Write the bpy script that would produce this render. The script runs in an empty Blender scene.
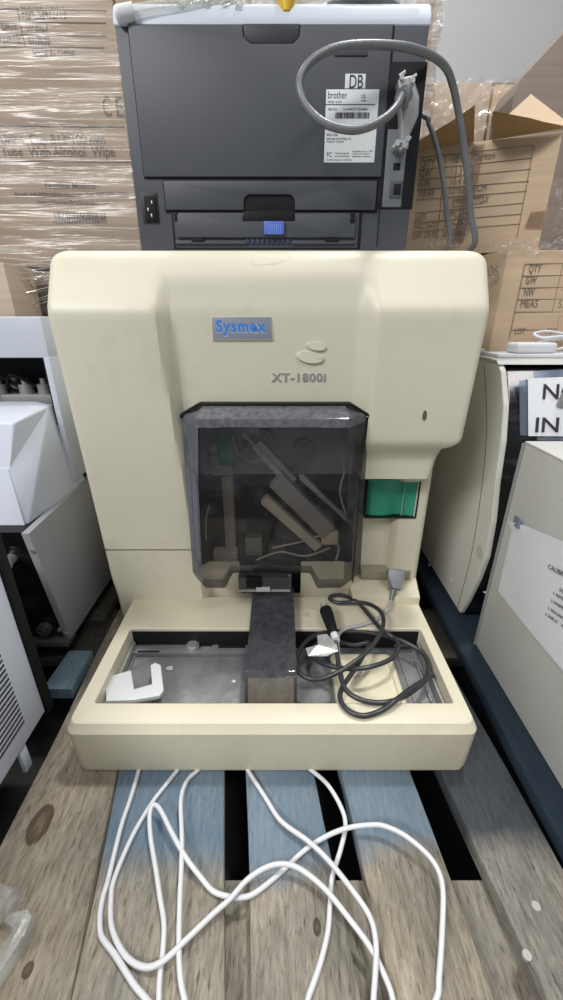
import bpy, bmesh, math, random
from mathutils import Vector, Matrix, noise
random.seed(4)
PI = math.pi
sc = bpy.context.scene
COL = sc.collection
# ------------------------------------------------------------------ camera
FPX = 410.0
PITCH = math.atan(180.0/FPX)
CH = 0.553
cP, sP = math.cos(PITCH), math.sin(PITCH)
cam_d = bpy.data.cameras.new('camera')
cam = bpy.data.objects.new('camera', cam_d)
COL.objects.link(cam)
cam.location = (0, 0, CH)
cam.rotation_euler = (PI/2 - PITCH, 0, 0)
cam_d.sensor_fit = 'VERTICAL'
cam_d.sensor_height = 36
cam_d.lens = 36*FPX/1000
cam_d.clip_start = 0.01
cam_d.clip_end = 50
sc.camera = cam

def at(u, v, x=None, y=None, z=None):
    """world point seen at photo pixel (u,v) on the plane x=, y= or z="""
    a = (u-281.5)/FPX; b = (500-v)/FPX
    dy = cP + sP*b; dz = -sP + cP*b
    if y is not None: d = y/dy
    elif z is not None: d = (z-CH)/dz
    else: d = x/a
    return Vector((a*d, dy*d, CH+dz*d))

# ------------------------------------------------------------------ materials
def _nt(name):
    m = bpy.data.materials.new(name); m.use_nodes = True
    nt = m.node_tree
    return m, nt, nt.nodes['Principled BSDF']

def pm(name, col, rough=.5, metal=0.0, var=0.0, vscale=8.0, bump=0.0, bscale=120.0, spec=.5, trans=0, coat=0, stretch=(1,1,1), dirt=None, dscale=3.0):
    m, nt, b = _nt(name)
    N, L = nt.nodes, nt.links
    b.inputs['Base Color'].default_value = (*col, 1)
    b.inputs['Roughness'].default_value = rough
    b.inputs['Metallic'].default_value = metal
    b.inputs['Specular IOR Level'].default_value = spec
    b.inputs['Transmission Weight'].default_value = trans
    b.inputs['Coat Weight'].default_value = coat
    tc = N.new('ShaderNodeTexCoord'); mp = N.new('ShaderNodeMapping')
    mp.inputs['Scale'].default_value = stretch
    L.new(tc.outputs['Object'], mp.inputs['Vector'])
    out = None
    if var > 0:
        n = N.new('ShaderNodeTexNoise'); n.inputs['Scale'].default_value = vscale; n.inputs['Detail'].default_value = 6
        L.new(mp.outputs[0], n.inputs['Vector'])
        mr = N.new('ShaderNodeMapRange'); mr.inputs['From Min'].default_value = .3; mr.inputs['From Max'].default_value = .7
        mr.inputs['To Min'].default_value = 1-var; mr.inputs['To Max'].default_value = 1+var
        L.new(n.outputs['Fac'], mr.inputs['Value'])
        mx = N.new('ShaderNodeVectorMath'); mx.operation = 'SCALE'
        mx.inputs[0].default_value = col
        L.new(mr.outputs[0], mx.inputs['Scale'])
        out = mx.outputs[0]
        L.new(out, b.inputs['Base Color'])
    if dirt:
        n = N.new('ShaderNodeTexNoise'); n.inputs['Scale'].default_value = dscale; n.inputs['Detail'].default_value = 9; n.inputs['Roughness'].default_value = .7
        L.new(mp.outputs[0], n.inputs['Vector'])
        r = N.new('ShaderNodeValToRGB'); r.color_ramp.elements[0].position = .56; r.color_ramp.elements[0].color = (0,0,0,1)
        r.color_ramp.elements[1].position = .75; r.color_ramp.elements[1].color = (dirt[3],)*3+(1,)
        L.new(n.outputs['Fac'], r.inputs[0])
        mi = N.new('ShaderNodeMix'); mi.data_type = 'RGBA'
        L.new(r.outputs[0], mi.inputs['Factor'])
        if out: L.new(out, mi.inputs['A'])
        else: mi.inputs['A'].default_value = (*col, 1)
        mi.inputs['B'].default_value = (*dirt[:3], 1)
        L.new(mi.outputs['Result'], b.inputs['Base Color'])
    if bump > 0:
        n = N.new('ShaderNodeTexNoise'); n.inputs['Scale'].default_value = bscale; n.inputs['Detail'].default_value = 3
        L.new(mp.outputs[0], n.inputs['Vector'])
        bp = N.new('ShaderNodeBump'); bp.inputs['Strength'].default_value = bump; bp.inputs['Distance'].default_value = .002
        L.new(n.outputs['Fac'], bp.inputs['Height']); L.new(bp.outputs[0], b.inputs['Normal'])
    return m

def clearm(name, tint, fac, rough=.1, dust=0.0, dustcol=(.6,.6,.6), dscale=30, stretch=(1,1,1), lo=.45, hi=.75, bump=0.0, bscale=10, glosscol=(1,1,1), fs=1.0):
    """see-through plastic: tinted transparency, a gloss layer and diffuse dust/wrinkles"""
    m = bpy.data.materials.new(name); m.use_nodes = True
    nt = m.node_tree; N, L = nt.nodes, nt.links
    N.remove(N['Principled BSDF']); out = N['Material Output']
    tr = N.new('ShaderNodeBsdfTransparent'); tr.inputs[0].default_value = (*tint, 1)
    gl = N.new('ShaderNodeBsdfGlossy'); gl.inputs['Roughness'].default_value = rough; gl.inputs[0].default_value = (*glosscol, 1)
    df = N.new('ShaderNodeBsdfDiffuse'); df.inputs[0].default_value = (*dustcol, 1)
    fr = N.new('ShaderNodeFresnel'); fr.inputs[0].default_value = 1.45
    ad = N.new('ShaderNodeMath'); ad.operation = 'MULTIPLY_ADD'; ad.inputs[1].default_value = fs; ad.inputs[2].default_value = fac; ad.use_clamp = True
    L.new(fr.outputs[0], ad.inputs[0])
    m1 = N.new('ShaderNodeMixShader'); L.new(ad.outputs[0], m1.inputs[0]); L.new(tr.outputs[0], m1.inputs[1]); L.new(gl.outputs[0], m1.inputs[2])
    tc = N.new('ShaderNodeTexCoord'); mp = N.new('ShaderNodeMapping'); mp.inputs['Scale'].default_value = stretch
    L.new(tc.outputs['Object'], mp.inputs[0])
    n = N.new('ShaderNodeTexNoise'); n.inputs['Scale'].default_value = dscale; n.inputs['Detail'].default_value = 8; n.inputs['Roughness'].default_value = .65
    L.new(mp.outputs[0], n.inputs['Vector'])
    mr = N.new('ShaderNodeMapRange'); mr.inputs['From Min'].default_value = lo; mr.inputs['From Max'].default_value = hi
    mr.inputs['To Min'].default_value = dust*.25; mr.inputs['To Max'].default_value = dust
    L.new(n.outputs['Fac'], mr.inputs['Value'])
    m2 = N.new('ShaderNodeMixShader'); L.new(mr.outputs[0], m2.inputs[0]); L.new(m1.outputs[0], m2.inputs[1]); L.new(df.outputs[0], m2.inputs[2])
    L.new(m2.outputs[0], out.inputs['Surface'])
    if bump:
        n2 = N.new('ShaderNodeTexNoise'); n2.inputs['Scale'].default_value = bscale; n2.inputs['Detail'].default_value = 4; n2.inputs['Distortion'].default_value = .6
        L.new(mp.outputs[0], n2.inputs['Vector'])
        bp = N.new('ShaderNodeBump'); bp.inputs['Strength'].default_value = bump; bp.inputs['Distance'].default_value = .02
        L.new(n2.outputs['Fac'], bp.inputs['Height'])
        L.new(bp.outputs[0], gl.inputs['Normal']); L.new(bp.outputs[0], df.inputs['Normal'])
    return m

def woodm(name, base, dark, paint=None, edge=.24, soft=.03, wear=.35, seed=0.0, knots=()):
    """weathered pallet board, grain along world Y; paint covers y > edge, worn by noise"""
    m, nt, b = _nt(name); N, L = nt.nodes, nt.links
    b.inputs['Roughness'].default_value = .8; b.inputs['Specular IOR Level'].default_value = .25
    geo = N.new('ShaderNodeNewGeometry')
    mp = N.new('ShaderNodeMapping'); mp.inputs['Scale'].default_value = (40, 6.5, 40); mp.inputs['Location'].default_value = (seed, seed*2, 0)
    L.new(geo.outputs['Position'], mp.inputs[0])
    n = N.new('ShaderNodeTexNoise'); n.inputs['Scale'].default_value = 5; n.inputs['Detail'].default_value = 12; n.inputs['Roughness'].default_value = .78; n.inputs['Distortion'].default_value = .3
    L.new(mp.outputs[0], n.inputs['Vector'])
    r = N.new('ShaderNodeValToRGB'); e = r.color_ramp.elements
    e[0].position = .36; e[0].color = (*dark, 1); e[1].position = .60; e[1].color = (*base, 1)
    L.new(n.outputs['Fac'], r.inputs[0])
    # blotches
    n2 = N.new('ShaderNodeTexNoise'); n2.inputs['Scale'].default_value = 9; n2.inputs['Detail'].default_value = 5
    mp2 = N.new('ShaderNodeMapping'); mp2.inputs['Scale'].default_value = (1.5, .7, 1); mp2.inputs['Location'].default_value = (seed*3, seed, 0)
    L.new(geo.outputs['Position'], mp2.inputs[0]); L.new(mp2.outputs[0], n2.inputs['Vector'])
    mix = N.new('ShaderNodeMix'); mix.data_type = 'RGBA'; mix.blend_type = 'MULTIPLY'; mix.inputs['Factor'].default_value = .75
    r2 = N.new('ShaderNodeValToRGB'); r2.color_ramp.elements[0].position = .35; r2.color_ramp.elements[0].color = (.50,.52,.54,1)
    r2.color_ramp.elements[1].position = .62; r2.color_ramp.elements[1].color = (1.0,.97,.9,1)
    L.new(n2.outputs['Fac'], r2.inputs[0]); L.new(r.outputs[0], mix.inputs['A']); L.new(r2.outputs[0], mix.inputs['B'])
    # dark flecks
    mp3 = N.new('ShaderNodeMapping'); mp3.inputs['Scale'].default_value = (120, 26, 120); mp3.inputs['Location'].default_value = (seed, 0, 0)
    L.new(geo.outputs['Position'], mp3.inputs[0])
    n3 = N.new('ShaderNodeTexNoise'); n3.inputs['Scale'].default_value = 2.2; n3.inputs['Detail'].default_value = 4
    L.new(mp3.outputs[0], n3.inputs['Vector'])
    r3 = N.new('ShaderNodeValToRGB'); r3.color_ramp.elements[0].position = .30; r3.color_ramp.elements[0].color = (.35,.33,.3,1)
    r3.color_ramp.elements[1].position = .40; r3.color_ramp.elements[1].color = (1,1,1,1)
    L.new(n3.outputs['Fac'], r3.inputs[0])
    mix3 = N.new('ShaderNodeMix'); mix3.data_type = 'RGBA'; mix3.blend_type = 'MULTIPLY'; mix3.inputs['Factor'].default_value = .8
    L.new(mix.outputs['Result'], mix3.inputs['A']); L.new(r3.outputs[0], mix3.inputs['B'])
    last = mix3.outputs['Result']
    # knots: voronoi
    mp4 = N.new('ShaderNodeMapping'); mp4.inputs['Scale'].default_value = (9, 4.2, 1); mp4.inputs['Location'].default_value = (seed*1.7+.3, seed*.9, 0)
    L.new(geo.outputs['Position'], mp4.inputs[0])
    vo = N.new('ShaderNodeTexVoronoi'); vo.inputs['Scale'].default_value = 1.0
    L.new(mp4.outputs[0], vo.inputs['Vector'])
    r4 = N.new('ShaderNodeValToRGB'); r4.color_ramp.elements[0].position = .05; r4.color_ramp.elements[0].color = (.33,.26,.22,1)
    r4.color_ramp.elements[1].position = .085; r4.color_ramp.elements[1].color = (1,1,1,1)
    L.new(vo.outputs['Distance'], r4.inputs[0])
    mix4 = N.new('ShaderNodeMix'); mix4.data_type = 'RGBA'; mix4.blend_type = 'MULTIPLY'; mix4.inputs['Factor'].default_value = .8
    L.new(last, mix4.inputs['A']); L.new(r4.outputs[0], mix4.inputs['B'])
    last = mix4.outputs['Result']
    for (kx, ky, rx_, ry_) in knots:
        s1 = N.new('ShaderNodeVectorMath'); s1.operation = 'SUBTRACT'; s1.inputs[1].default_value = (kx, ky, 0); L.new(geo.outputs['Position'], s1.inputs[0])
        s2 = N.new('ShaderNodeVectorMath'); s2.operation = 'MULTIPLY'; s2.inputs[1].default_value = (1/rx_, 1/ry_, 0); L.new(s1.outputs[0], s2.inputs[0])
        s3 = N.new('ShaderNodeVectorMath'); s3.operation = 'LENGTH'; L.new(s2.outputs[0], s3.inputs[0])
        s4 = N.new('ShaderNodeMath'); s4.operation = 'MULTIPLY_ADD'; s4.inputs[1].default_value = .5; L.new(n.outputs['Fac'], s4.inputs[0]); L.new(s3.outputs['Value'], s4.inputs[2])
        kr = N.new('ShaderNodeValToRGB'); ke = kr.color_ramp.elements
        ke[0].position = .5; ke[0].color = (.50,.44,.42,1); ke[1].position = 1.0; ke[1].color = (.36,.30,.27,1)
        e3 = ke.new(1.0-.001); e3.color = (.36,.30,.27,1); ke[-1].position = 1.0
        mr9 = N.new('ShaderNodeMapRange'); mr9.inputs['From Min'].default_value = 1.32; mr9.inputs['From Max'].default_value = 1.18; L.new(s4.outputs[0], mr9.inputs['Value'])
        L.new(s4.outputs[0], kr.inputs[0])
        mk = N.new('ShaderNodeMix'); mk.data_type = 'RGBA'; mk.blend_type = 'MULTIPLY'; L.new(mr9.outputs[0], mk.inputs['Factor'])
        L.new(last, mk.inputs['A']); L.new(kr.outputs[0], mk.inputs['B']); last = mk.outputs['Result']
    if paint:
        sx = N.new('ShaderNodeSeparateXYZ'); L.new(geo.outputs['Position'], sx.inputs[0])
        a = N.new('ShaderNodeMath'); a.operation = 'MULTIPLY_ADD'; a.inputs[1].default_value = .09; L.new(n2.outputs['Fac'], a.inputs[0]); L.new(sx.outputs['Y'], a.inputs[2])
        mr = N.new('ShaderNodeMapRange'); mr.inputs['From Min'].default_value = edge+.045-soft; mr.inputs['From Max'].default_value = edge+.045+soft
        L.new(a.outputs[0], mr.inputs['Value'])
        w = N.new('ShaderNodeMapRange'); w.inputs['From Min'].default_value = .25; w.inputs['From Max'].default_value = .62
        w.inputs['To Min'].default_value = 1-wear*.3; w.inputs['To Max'].default_value = 1-wear
        L.new(n.outputs['Fac'], w.inputs['Value'])
        mu = N.new('ShaderNodeMath'); mu.operation = 'MULTIPLY'; L.new(mr.outputs[0], mu.inputs[0]); L.new(w.outputs[0], mu.inputs[1])
        pv = N.new('ShaderNodeMix'); pv.data_type = 'RGBA'; pv.inputs['A'].default_value = (*[c*.72 for c in paint], 1); pv.inputs['B'].default_value = (*paint, 1)
        L.new(n3.outputs['Fac'], pv.inputs['Factor'])
        mp_ = N.new('ShaderNodeMix'); mp_.data_type = 'RGBA'; L.new(mu.outputs[0], mp_.inputs['Factor'])
        L.new(last, mp_.inputs['A']); L.new(pv.outputs['Result'], mp_.inputs['B'])
        last = mp_.outputs['Result']
    L.new(last, b.inputs['Base Color'])
    bp = N.new('ShaderNodeBump'); bp.inputs['Strength'].default_value = .6; bp.inputs['Distance'].default_value = .003
    L.new(n.outputs['Fac'], bp.inputs['Height']); L.new(bp.outputs[0], b.inputs['Normal'])
    return m

def cartonm(name, col, seed=0):
    """corrugated cardboard: faint flute lines, mottling"""
    m, nt, b = _nt(name); N, L = nt.nodes, nt.links
    b.inputs['Roughness'].default_value = .75; b.inputs['Specular IOR Level'].default_value = .2
    tc = N.new('ShaderNodeTexCoord')
    n = N.new('ShaderNodeTexNoise'); n.inputs['Scale'].default_value = 6; n.inputs['Detail'].default_value = 8
    L.new(tc.outputs['Object'], n.inputs['Vector'])
    mp = N.new('ShaderNodeMapping'); mp.inputs['Scale'].default_value = (1, 1, 40); L.new(tc.outputs['Object'], mp.inputs[0])
    n2 = N.new('ShaderNodeTexNoise'); n2.inputs['Scale'].default_value = 3; L.new(mp.outputs[0], n2.inputs['Vector'])
    ad = N.new('ShaderNodeMath'); ad.operation = 'ADD'; L.new(n.outputs['Fac'], ad.inputs[0]); L.new(n2.outputs['Fac'], ad.inputs[1])
    mr = N.new('ShaderNodeMapRange'); mr.inputs['From Min'].default_value = .6; mr.inputs['From Max'].default_value = 1.4
    mr.inputs['To Min'].default_value = .86; mr.inputs['To Max'].default_value = 1.1; L.new(ad.outputs[0], mr.inputs['Value'])
    vm = N.new('ShaderNodeVectorMath'); vm.operation = 'SCALE'; vm.inputs[0].default_value = col
    L.new(mr.outputs[0], vm.inputs['Scale']); L.new(vm.outputs[0], b.inputs['Base Color'])
    return m

M = {}
M['cream'] = pm('cream_plastic', (.665,.625,.49), .42, var=.03, vscale=5, bump=.04, bscale=500, dirt=(.42,.37,.26,.35), dscale=4)
M['cream_base'] = pm('cream_base_plastic', (.67,.62,.47), .42, var=.03, vscale=6, bump=.04, bscale=500, dirt=(.42,.38,.28,.5), dscale=6)
M['groove'] = pm('groove_dark', (.10,.09,.06), .8)
M['black'] = pm('black_plastic', (.010,.010,.011), .6, spec=.25)
M['blackgloss'] = pm('black_gloss', (.008,.008,.01), .12, dirt=(.2,.2,.2,.25), dscale=5, stretch=(1,1,6))
M['char'] = pm('printer_charcoal', (.066,.070,.084), .5, var=.05, vscale=7, bump=.05, bscale=600)
M['char2'] = pm('printer_charcoal_lower', (.058,.062,.072), .5, var=.04, bump=.05, bscale=600)
M['lightgrey'] = pm('printer_light_grey', (.56,.60,.66), .4)
M['steel'] = pm('brushed_steel', (.65,.66,.66), .35, .75, var=.1, vscale=30)
M['steeldull'] = pm('dull_steel', (.38,.38,.37), .5, .55, var=.12, vscale=40)
M['traymetal'] = pm('tray_metal', (.20,.20,.205), .55, .15, var=.22, vscale=30, bump=.25, bscale=300, dirt=(.62,.62,.62,.5), dscale=9)
M['darkmetal'] = pm('dark_metal', (.10,.10,.10), .5, .4, var=.2, vscale=20)
M['white'] = pm('white_plastic', (.66,.67,.69), .4)
M['paper'] = pm('white_paper', (.80,.81,.83), .7, var=.04, vscale=5, dirt=(.55,.55,.58,.35), dscale=14)
M['label'] = pm('label_paper', (.72,.73,.73), .5)
M['ink'] = pm('black_ink', (.03,.03,.035), .6)
M['inkgrey'] = pm('grey_ink', (.25,.25,.26), .6)
M['inkbrown'] = pm('carton_ink', (.17,.135,.105), .7)
M['blue'] = pm('blue_latch', (.10,.17,.62), .4)
M['badge'] = pm('badge_grey', (.30,.32,.38), .4, .3)
M['badgeblue'] = pm('badge_blue', (.05,.22,.62), .4)
M['smoke'] = clearm('smoked_cover', (.74,.73,.72), .02, .05, fs=.0, dust=.075, dustcol=(.42,.42,.44), dscale=30, lo=.50, hi=.78)
M['smokeedge'] = clearm('smoked_cover_dusty', (.22,.215,.215), .03, .12, fs=0, dust=.55, dustcol=(.33,.33,.36), dscale=110, lo=.2, hi=.75)
M['smokeside'] = clearm('smoked_side', (.42,.41,.405), .03, .05, fs=0, dust=.24, dustcol=(.36,.36,.39), dscale=22, lo=.45, hi=.75)
M['smoke2'] = clearm('smoked_dusty', (.16,.15,.15), .06, .06, fs=0, dust=.44, dustcol=(.20,.195,.22), dscale=70, lo=.20, hi=.85)
M['green'] = pm('green_plastic', (.035,.32,.20), .35, var=.05)
M['pcb'] = pm('green_board', (.05,.30,.22), .5)
M['cable'] = pm('grey_cable', (.15,.155,.16), .35, var=.1, vscale=60)
M['cablelt'] = pm('light_grey_cable', (.42,.42,.42), .4)
M['cableblk'] = pm('black_cable', (.035,.035,.038), .32)
M['cablewht'] = pm('white_cable', (.68,.68,.69), .38)
M['connector'] = pm('connector_hood', (.26,.26,.28), .42, .2)
M['clear'] = clearm('clear_plastic', (.95,.94,.92), .03, .15, fs=.4, dust=.38, dustcol=(.85,.85,.85), dscale=25)
M['milky'] = clearm('milky_plastic', (.92,.92,.90), .03, .2, fs=.3, dust=.75, dustcol=(.78,.79,.75), dscale=20)
M['yellow'] = pm('yellow_plastic', (.75,.48,.03), .35)
M['film'] = clearm('stretch_film', (.98,.97,.96), .03, .22, dust=.34, dustcol=(.60,.57,.54), dscale=3.4, stretch=(.35,1,12), lo=.50, hi=.74, bump=.5, bscale=4.0, fs=.35)
M['filmtop'] = clearm('crinkled_film', (.97,.97,.97), .03, .25, fs=.1, dust=.42, dustcol=(.85,.83,.80), dscale=14, stretch=(1,1,3), lo=.42, hi=.7, bump=1.0, bscale=12)
M['filmr'] = clearm('stretch_film_right', (.98,.98,.98), .025, .25, fs=.1, dust=.3, dustcol=(.72,.69,.66), dscale=9, stretch=(1,1,2.2), lo=.5, hi=.78, bump=.9, bscale=6)
M['sleeve'] = clearm('paper_sleeve', (.75,.80,.90), .05, .12, dust=.6, dustcol=(.50,.58,.72), dscale=10)
M['carton'] = cartonm('carton_brown', (.50,.395,.30))
M['carton2'] = cartonm('carton_tan', (.54,.405,.275))
M['cartonshade'] = cartonm('carton_shaded', (.36,.23,.11))  # same cardboard as outside, darkened to paint in the flaps' shade
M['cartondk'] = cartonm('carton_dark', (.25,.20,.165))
M['tape'] = clearm('packing_tape', (.82,.74,.62), .06, .12, dust=.3, dustcol=(.6,.5,.4), dscale=20)
M['anwhite'] = pm('analyser_white', (.57,.60,.67), .4, var=.02, bump=.03, bscale=400)
M['angrey'] = pm('analyser_grey', (.36,.36,.38), .45, var=.05, vscale=5)
M['louvre'] = pm('louvre_white', (.72,.76,.86), .4)
M['r1cream'] = pm('right_analyser_cream', (.66,.65,.58), .42, var=.03, vscale=4, dirt=(.4,.4,.38,.3), dscale=4)
M['cabinet'] = pm('cabinet_grey', (.62,.61,.57), .5, var=.05, vscale=5, dirt=(.38,.37,.35,.5), dscale=5)
M['wall'] = pm('wall_paint', (.50,.495,.49), .8, var=.03, vscale=1.5)
M['floor'] = pm('floor_concrete', (.035,.033,.032), .85, var=.3, vscale=6)
M['padcream'] = pm('pad_cream', (.74,.68,.50), .45, var=.03)
M['beige_in'] = pm('inner_beige', (.55,.50,.40), .5)

# ------------------------------------------------------------------ objects
WL = {}   # world location of every object, by name
def _parent(o, parent):
    if parent is not None:
        o.parent = parent
        o.matrix_parent_inverse = Matrix.Translation(-WL[parent.name])

def tag(o, label=None, cat=None, group=None, kind=None):
    if label: o['label'] = label
    if cat: o['category'] = cat
    if group: o['group'] = group
    if kind: o['kind'] = kind
    return o

def root(name, loc, label, cat, group=None):
    o = bpy.data.objects.new(name, None); COL.objects.link(o)
    o.empty_display_size = .02
    o.location = loc; WL[o.name] = Vector(loc)
    return tag(o, label, cat, group)

class MB:
    def __init__(s): s.v = []; s.f = []
    def add(s, vs, fs, mx=None):
        n = len(s.v)
        for p in vs:
            p = Vector(p)
            s.v.append(mx @ p if mx else p)
        s.f += [tuple(i+n for i in f) for f in fs]
        return s
    def bm(s, b, mx=None):
        b.verts.ensure_lookup_table()
        s.add([v.co.copy() for v in b.verts], [[v.index for v in f.verts] for f in b.faces], mx); b.free(); return s
    def box(s, x0, x1, y0, y1, z0, z1, bev=0, mx=None, seg=2):
        b = bmesh.new(); bmesh.ops.create_cube(b, size=1)
        for v in b.verts:
            v.co = Vector(((x0+x1)/2+v.co.x*(x1-x0), (y0+y1)/2+v.co.y*(y1-y0), (z0+z1)/2+v.co.z*(z1-z0)))
        if bev: bmesh.ops.bevel(b, geom=b.edges[:]+b.verts[:], offset=bev, segments=seg, profile=.6, affect='EDGES', clamp_overlap=True)
        b.verts.index_update()
        return s.bm(b, mx)
    def prism(s, poly, a, b_, axis='y', bev=0, mx=None, seg=2):
        """polygon in the plane normal to axis, extruded from a to b_"""
        def mk(p, t):
            if axis == 'y': return (p[0], t, p[1])
            if axis == 'x': return (t, p[0], p[1])
            return (p[0], p[1], t)
        n = len(poly)
        b = bmesh.new()
        lo = [b.verts.new(mk(p, a)) for p in poly]; hi = [b.verts.new(mk(p, b_)) for p in poly]
        b.faces.new(lo); b.faces.new(hi[::-1])
        for i in range(n): b.faces.new((lo[i], hi[i], hi[(i+1) % n], lo[(i+1) % n]))
        bmesh.ops.recalc_face_normals(b, faces=b.faces[:])
        if bev: bmesh.ops.bevel(b, geom=b.edges[:]+b.verts[:], offset=bev, segments=seg, profile=.6, affect='EDGES', clamp_overlap=True)
        b.verts.index_update()
        return s.bm(b, mx)
    def cyl(s, p0, p1, r0, r1=None, n=20, cap=True):
        r1 = r0 if r1 is None else r1
        p0 = Vector(p0); p1 = Vector(p1); d = (p1-p0).normalized()
        a = d.orthogonal().normalized(); c = d.cross(a)
        vs = [p0+(a*math.cos(2*PI*i/n)+c*math.sin(2*PI*i/n))*r0 for i in range(n)] + [p1+(a*math.cos(2*PI*i/n)+c*math.sin(2*PI*i/n))*r1 for i in range(n)]
        fs = [(i, (i+1) % n, n+(i+1) % n, n+i) for i in range(n)]
        if cap: fs += [tuple(range(n))[::-1], tuple(range(n, 2*n))]
        return s.add(vs, fs)
    def tube(s, pts, r, n=12, sub=8, closed=False, rf=None):
        pts = [Vector(p) for p in pts]
        out = []
        m = len(pts)
        for i in range(m-1):
            p0 = pts[max(i-1, 0)]; p1 = pts[i]; p2 = pts[i+1]; p3 = pts[min(i+2, m-1)]
            for k in range(sub):
                t = k/sub
                out.append(.5*((2*p1)+(p2-p0)*t+(2*p0-5*p1+4*p2-p3)*t*t+(3*p1-p0-3*p2+p3)*t**3))
        out.append(pts[-1])
        q = None; vs = []; fs = []
        prev = None
        for i, p in enumerate(out):
            t = (out[min(i+1, len(out)-1)]-out[max(i-1, 0)])
            if t.length < 1e-9: t = prev if prev else Vector((0,0,1))
            t.normalize()
            if q is None: q = t.orthogonal().normalized()
            else:
                q = (q - t*q.dot(t))
                if q.length < 1e-6: q = t.orthogonal()
                q.normalize()
            prev = t
            c = t.cross(q)
            rr = r if rf is None else r*rf(i/(len(out)-1))
            for k in range(n): vs.append(p+(q*math.cos(2*PI*k/n)+c*math.sin(2*PI*k/n))*rr)
        for i in range(len(out)-1):
            for k in range(n):
                fs.append((i*n+k, i*n+(k+1) % n, (i+1)*n+(k+1) % n, (i+1)*n+k))
        e = (len(out)-1)*n
        fs.append(tuple(range(n))[::-1]); fs.append(tuple(range(e, e+n)))
        return s.add(vs, fs)
    def build(s, name, mat, parent=None, smooth=True, ang=40):
        c = Vector((0,0,0))
        lo = Vector([min(v[i] for v in s.v) for i in range(3)]); hi = Vector([max(v[i] for v in s.v) for i in range(3)])
        c = (lo+hi)/2; c.z = lo.z
        me = bpy.data.meshes.new(name)
        me.from_pydata([tuple(v-c) for v in s.v], [], s.f)
        b = bmesh.new(); b.from_mesh(me); bmesh.ops.recalc_face_normals(b, faces=b.faces[:]); b.to_mesh(me); b.free()
        me.materials.append(mat)
        if smooth:
            me.polygons.foreach_set('use_smooth', [True]*len(me.polygons))
            me.set_sharp_from_angle(angle=math.radians(ang))
        o = bpy.data.objects.new(name, me); COL.objects.link(o)
        o.location = c; WL[o.name] = c.copy()
        _parent(o, parent)
        return o

def textm(name, items, mat, parent=None, depth=.0003, bold=0.0):
    for it in items[1:]: textm(name, [it], mat, parent, depth, bold)
    items = items[:1]
    """items: (string, height, matrix, width or None); letters lie in the matrix's XY plane facing +Z; all in one mesh"""
    mb = MB()
    for s, h, mx, wd in items:
        cu = bpy.data.curves.new('tmp', 'FONT'); cu.body = s; cu.size = h/.70
        cu.extrude = depth; cu.offset = bold*h; cu.resolution_u = 3; cu.space_character = 1.12 if bold > .035 else 1.0
        o = bpy.data.objects.new('tmp', cu); COL.objects.link(o)
        bpy.context.view_layer.update()
        dg = bpy.context.evaluated_depsgraph_get()
        me = bpy.data.meshes.new_from_object(o.evaluated_get(dg))
        k = 1.0
        if wd and len(me.vertices):
            xs = [v.co.x for v in me.vertices]; w = max(xs)-min(xs)
            k = wd/w if w > 0 else 1
        mb.add([(v.co.x*k, v.co.y, v.co.z) for v in me.vertices], [tuple(p.vertices) for p in me.polygons], mx)
        bpy.data.objects.remove(o); bpy.data.curves.remove(cu); bpy.data.meshes.remove(me)
    return mb.build(name, mat, parent, smooth=False)

def facing(p, rz=0.0, tilt=0.0, roll=0.0):
    """text plane upright, facing -Y (the camera side), at p"""
    return Matrix.Translation(Vector(p)) @ Matrix.Rotation(rz, 4, 'Z') @ Matrix.Rotation(PI/2+tilt, 4, 'X') @ Matrix.Rotation(roll, 4, 'Z')

def sstep(a, b, x):
    t = max(0.0, min(1.0, (x-a)/(b-a))); return t*t*(3-2*t)
def lin(a, b, x):
    return max(0.0, min(1.0, (x-a)/(b-a)))
# ================================================================== the cream haematology analyser in the middle
an = root('haematology_analyser', (-.012, .85, 0), 'large cream blood analyser with a smoked front cover in the middle of the pallet', 'lab machine')

def yo(z):
    l1 = .609 + (.575-.609)*(z-.088)/(.55-.088)
    l2 = .575 + (z-.566)*(.041/.070)
    k = .006; h = max(k-abs(l1-l2), 0)/k
    return max(l1, l2) + h*h*k*.25
def xL(z): return -.159 + (.555-z)/.467*.022
def xR(z): return .120 + (.555-z)*.03
def F(x, z):
    y = yo(z)
    S = sstep(.618, .556, z)
    W = sstep(xL(z)-.006, xL(z)+.014, x)*(1-sstep(xR(z)-.020, xR(z)+.008, x))
    y += .020*S*W
    if x > xR(z)-.02:
        q = sstep(xR(z)-.012, xR(z)+.004, x)
        y += .017*sstep(.392, .352, z)*q*(1-W)
        if z < .322:
            c = .650 + .020*sstep(.130, .142, x)*(1-sstep(.196, .206, x))
            y = y*(1-q) + c*q
    return y
def xl_(z):
    x = -.3025
    r = .017
    if z > .636-r: x += r - math.sqrt(max(r*r-(z-(.636-r))**2, 0))*1.0
    return x + .003*sstep(.14, .088, z)
def xr_(z):
    x = .2685
    r = .017
    if z > .636-r: x -= r - math.sqrt(max(r*r-(z-(.636-r))**2, 0))
    if z < .393:
        q = min((.393-z)/.017, 1); x -= .0240*(1-math.sqrt(max(1-q*q, 0)))
        x -= .007*lin(.374, .322, z)
    if z < .322: x = .257
    return x
def grid(a, b, st, extra):
    n = int(round((b-a)/st)); L = [a+(b-a)*i/n for i in range(n+1)]
    L = [v for v in L if all(abs(v-e) > st*.35 for e in extra)] + list(extra)
    return sorted(L)
XS = grid(-.297, .263, .005, [-.297, -.2965, -.295, -.292, -.289, -.143, -.115, .096, .125, .147, .235, .255, .258, .261, .2625, .263, -.075, .035])
ZS = grid(.02, .636, .006, [.02, .088, .160, .425, .4415, .235, .301, .3219, .3221, .376, .3762, .3768, .378, .380, .383, .386, .389, .393, .60, .61, .615, .62, .625, .629, .632, .634, .6355, .636])
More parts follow.
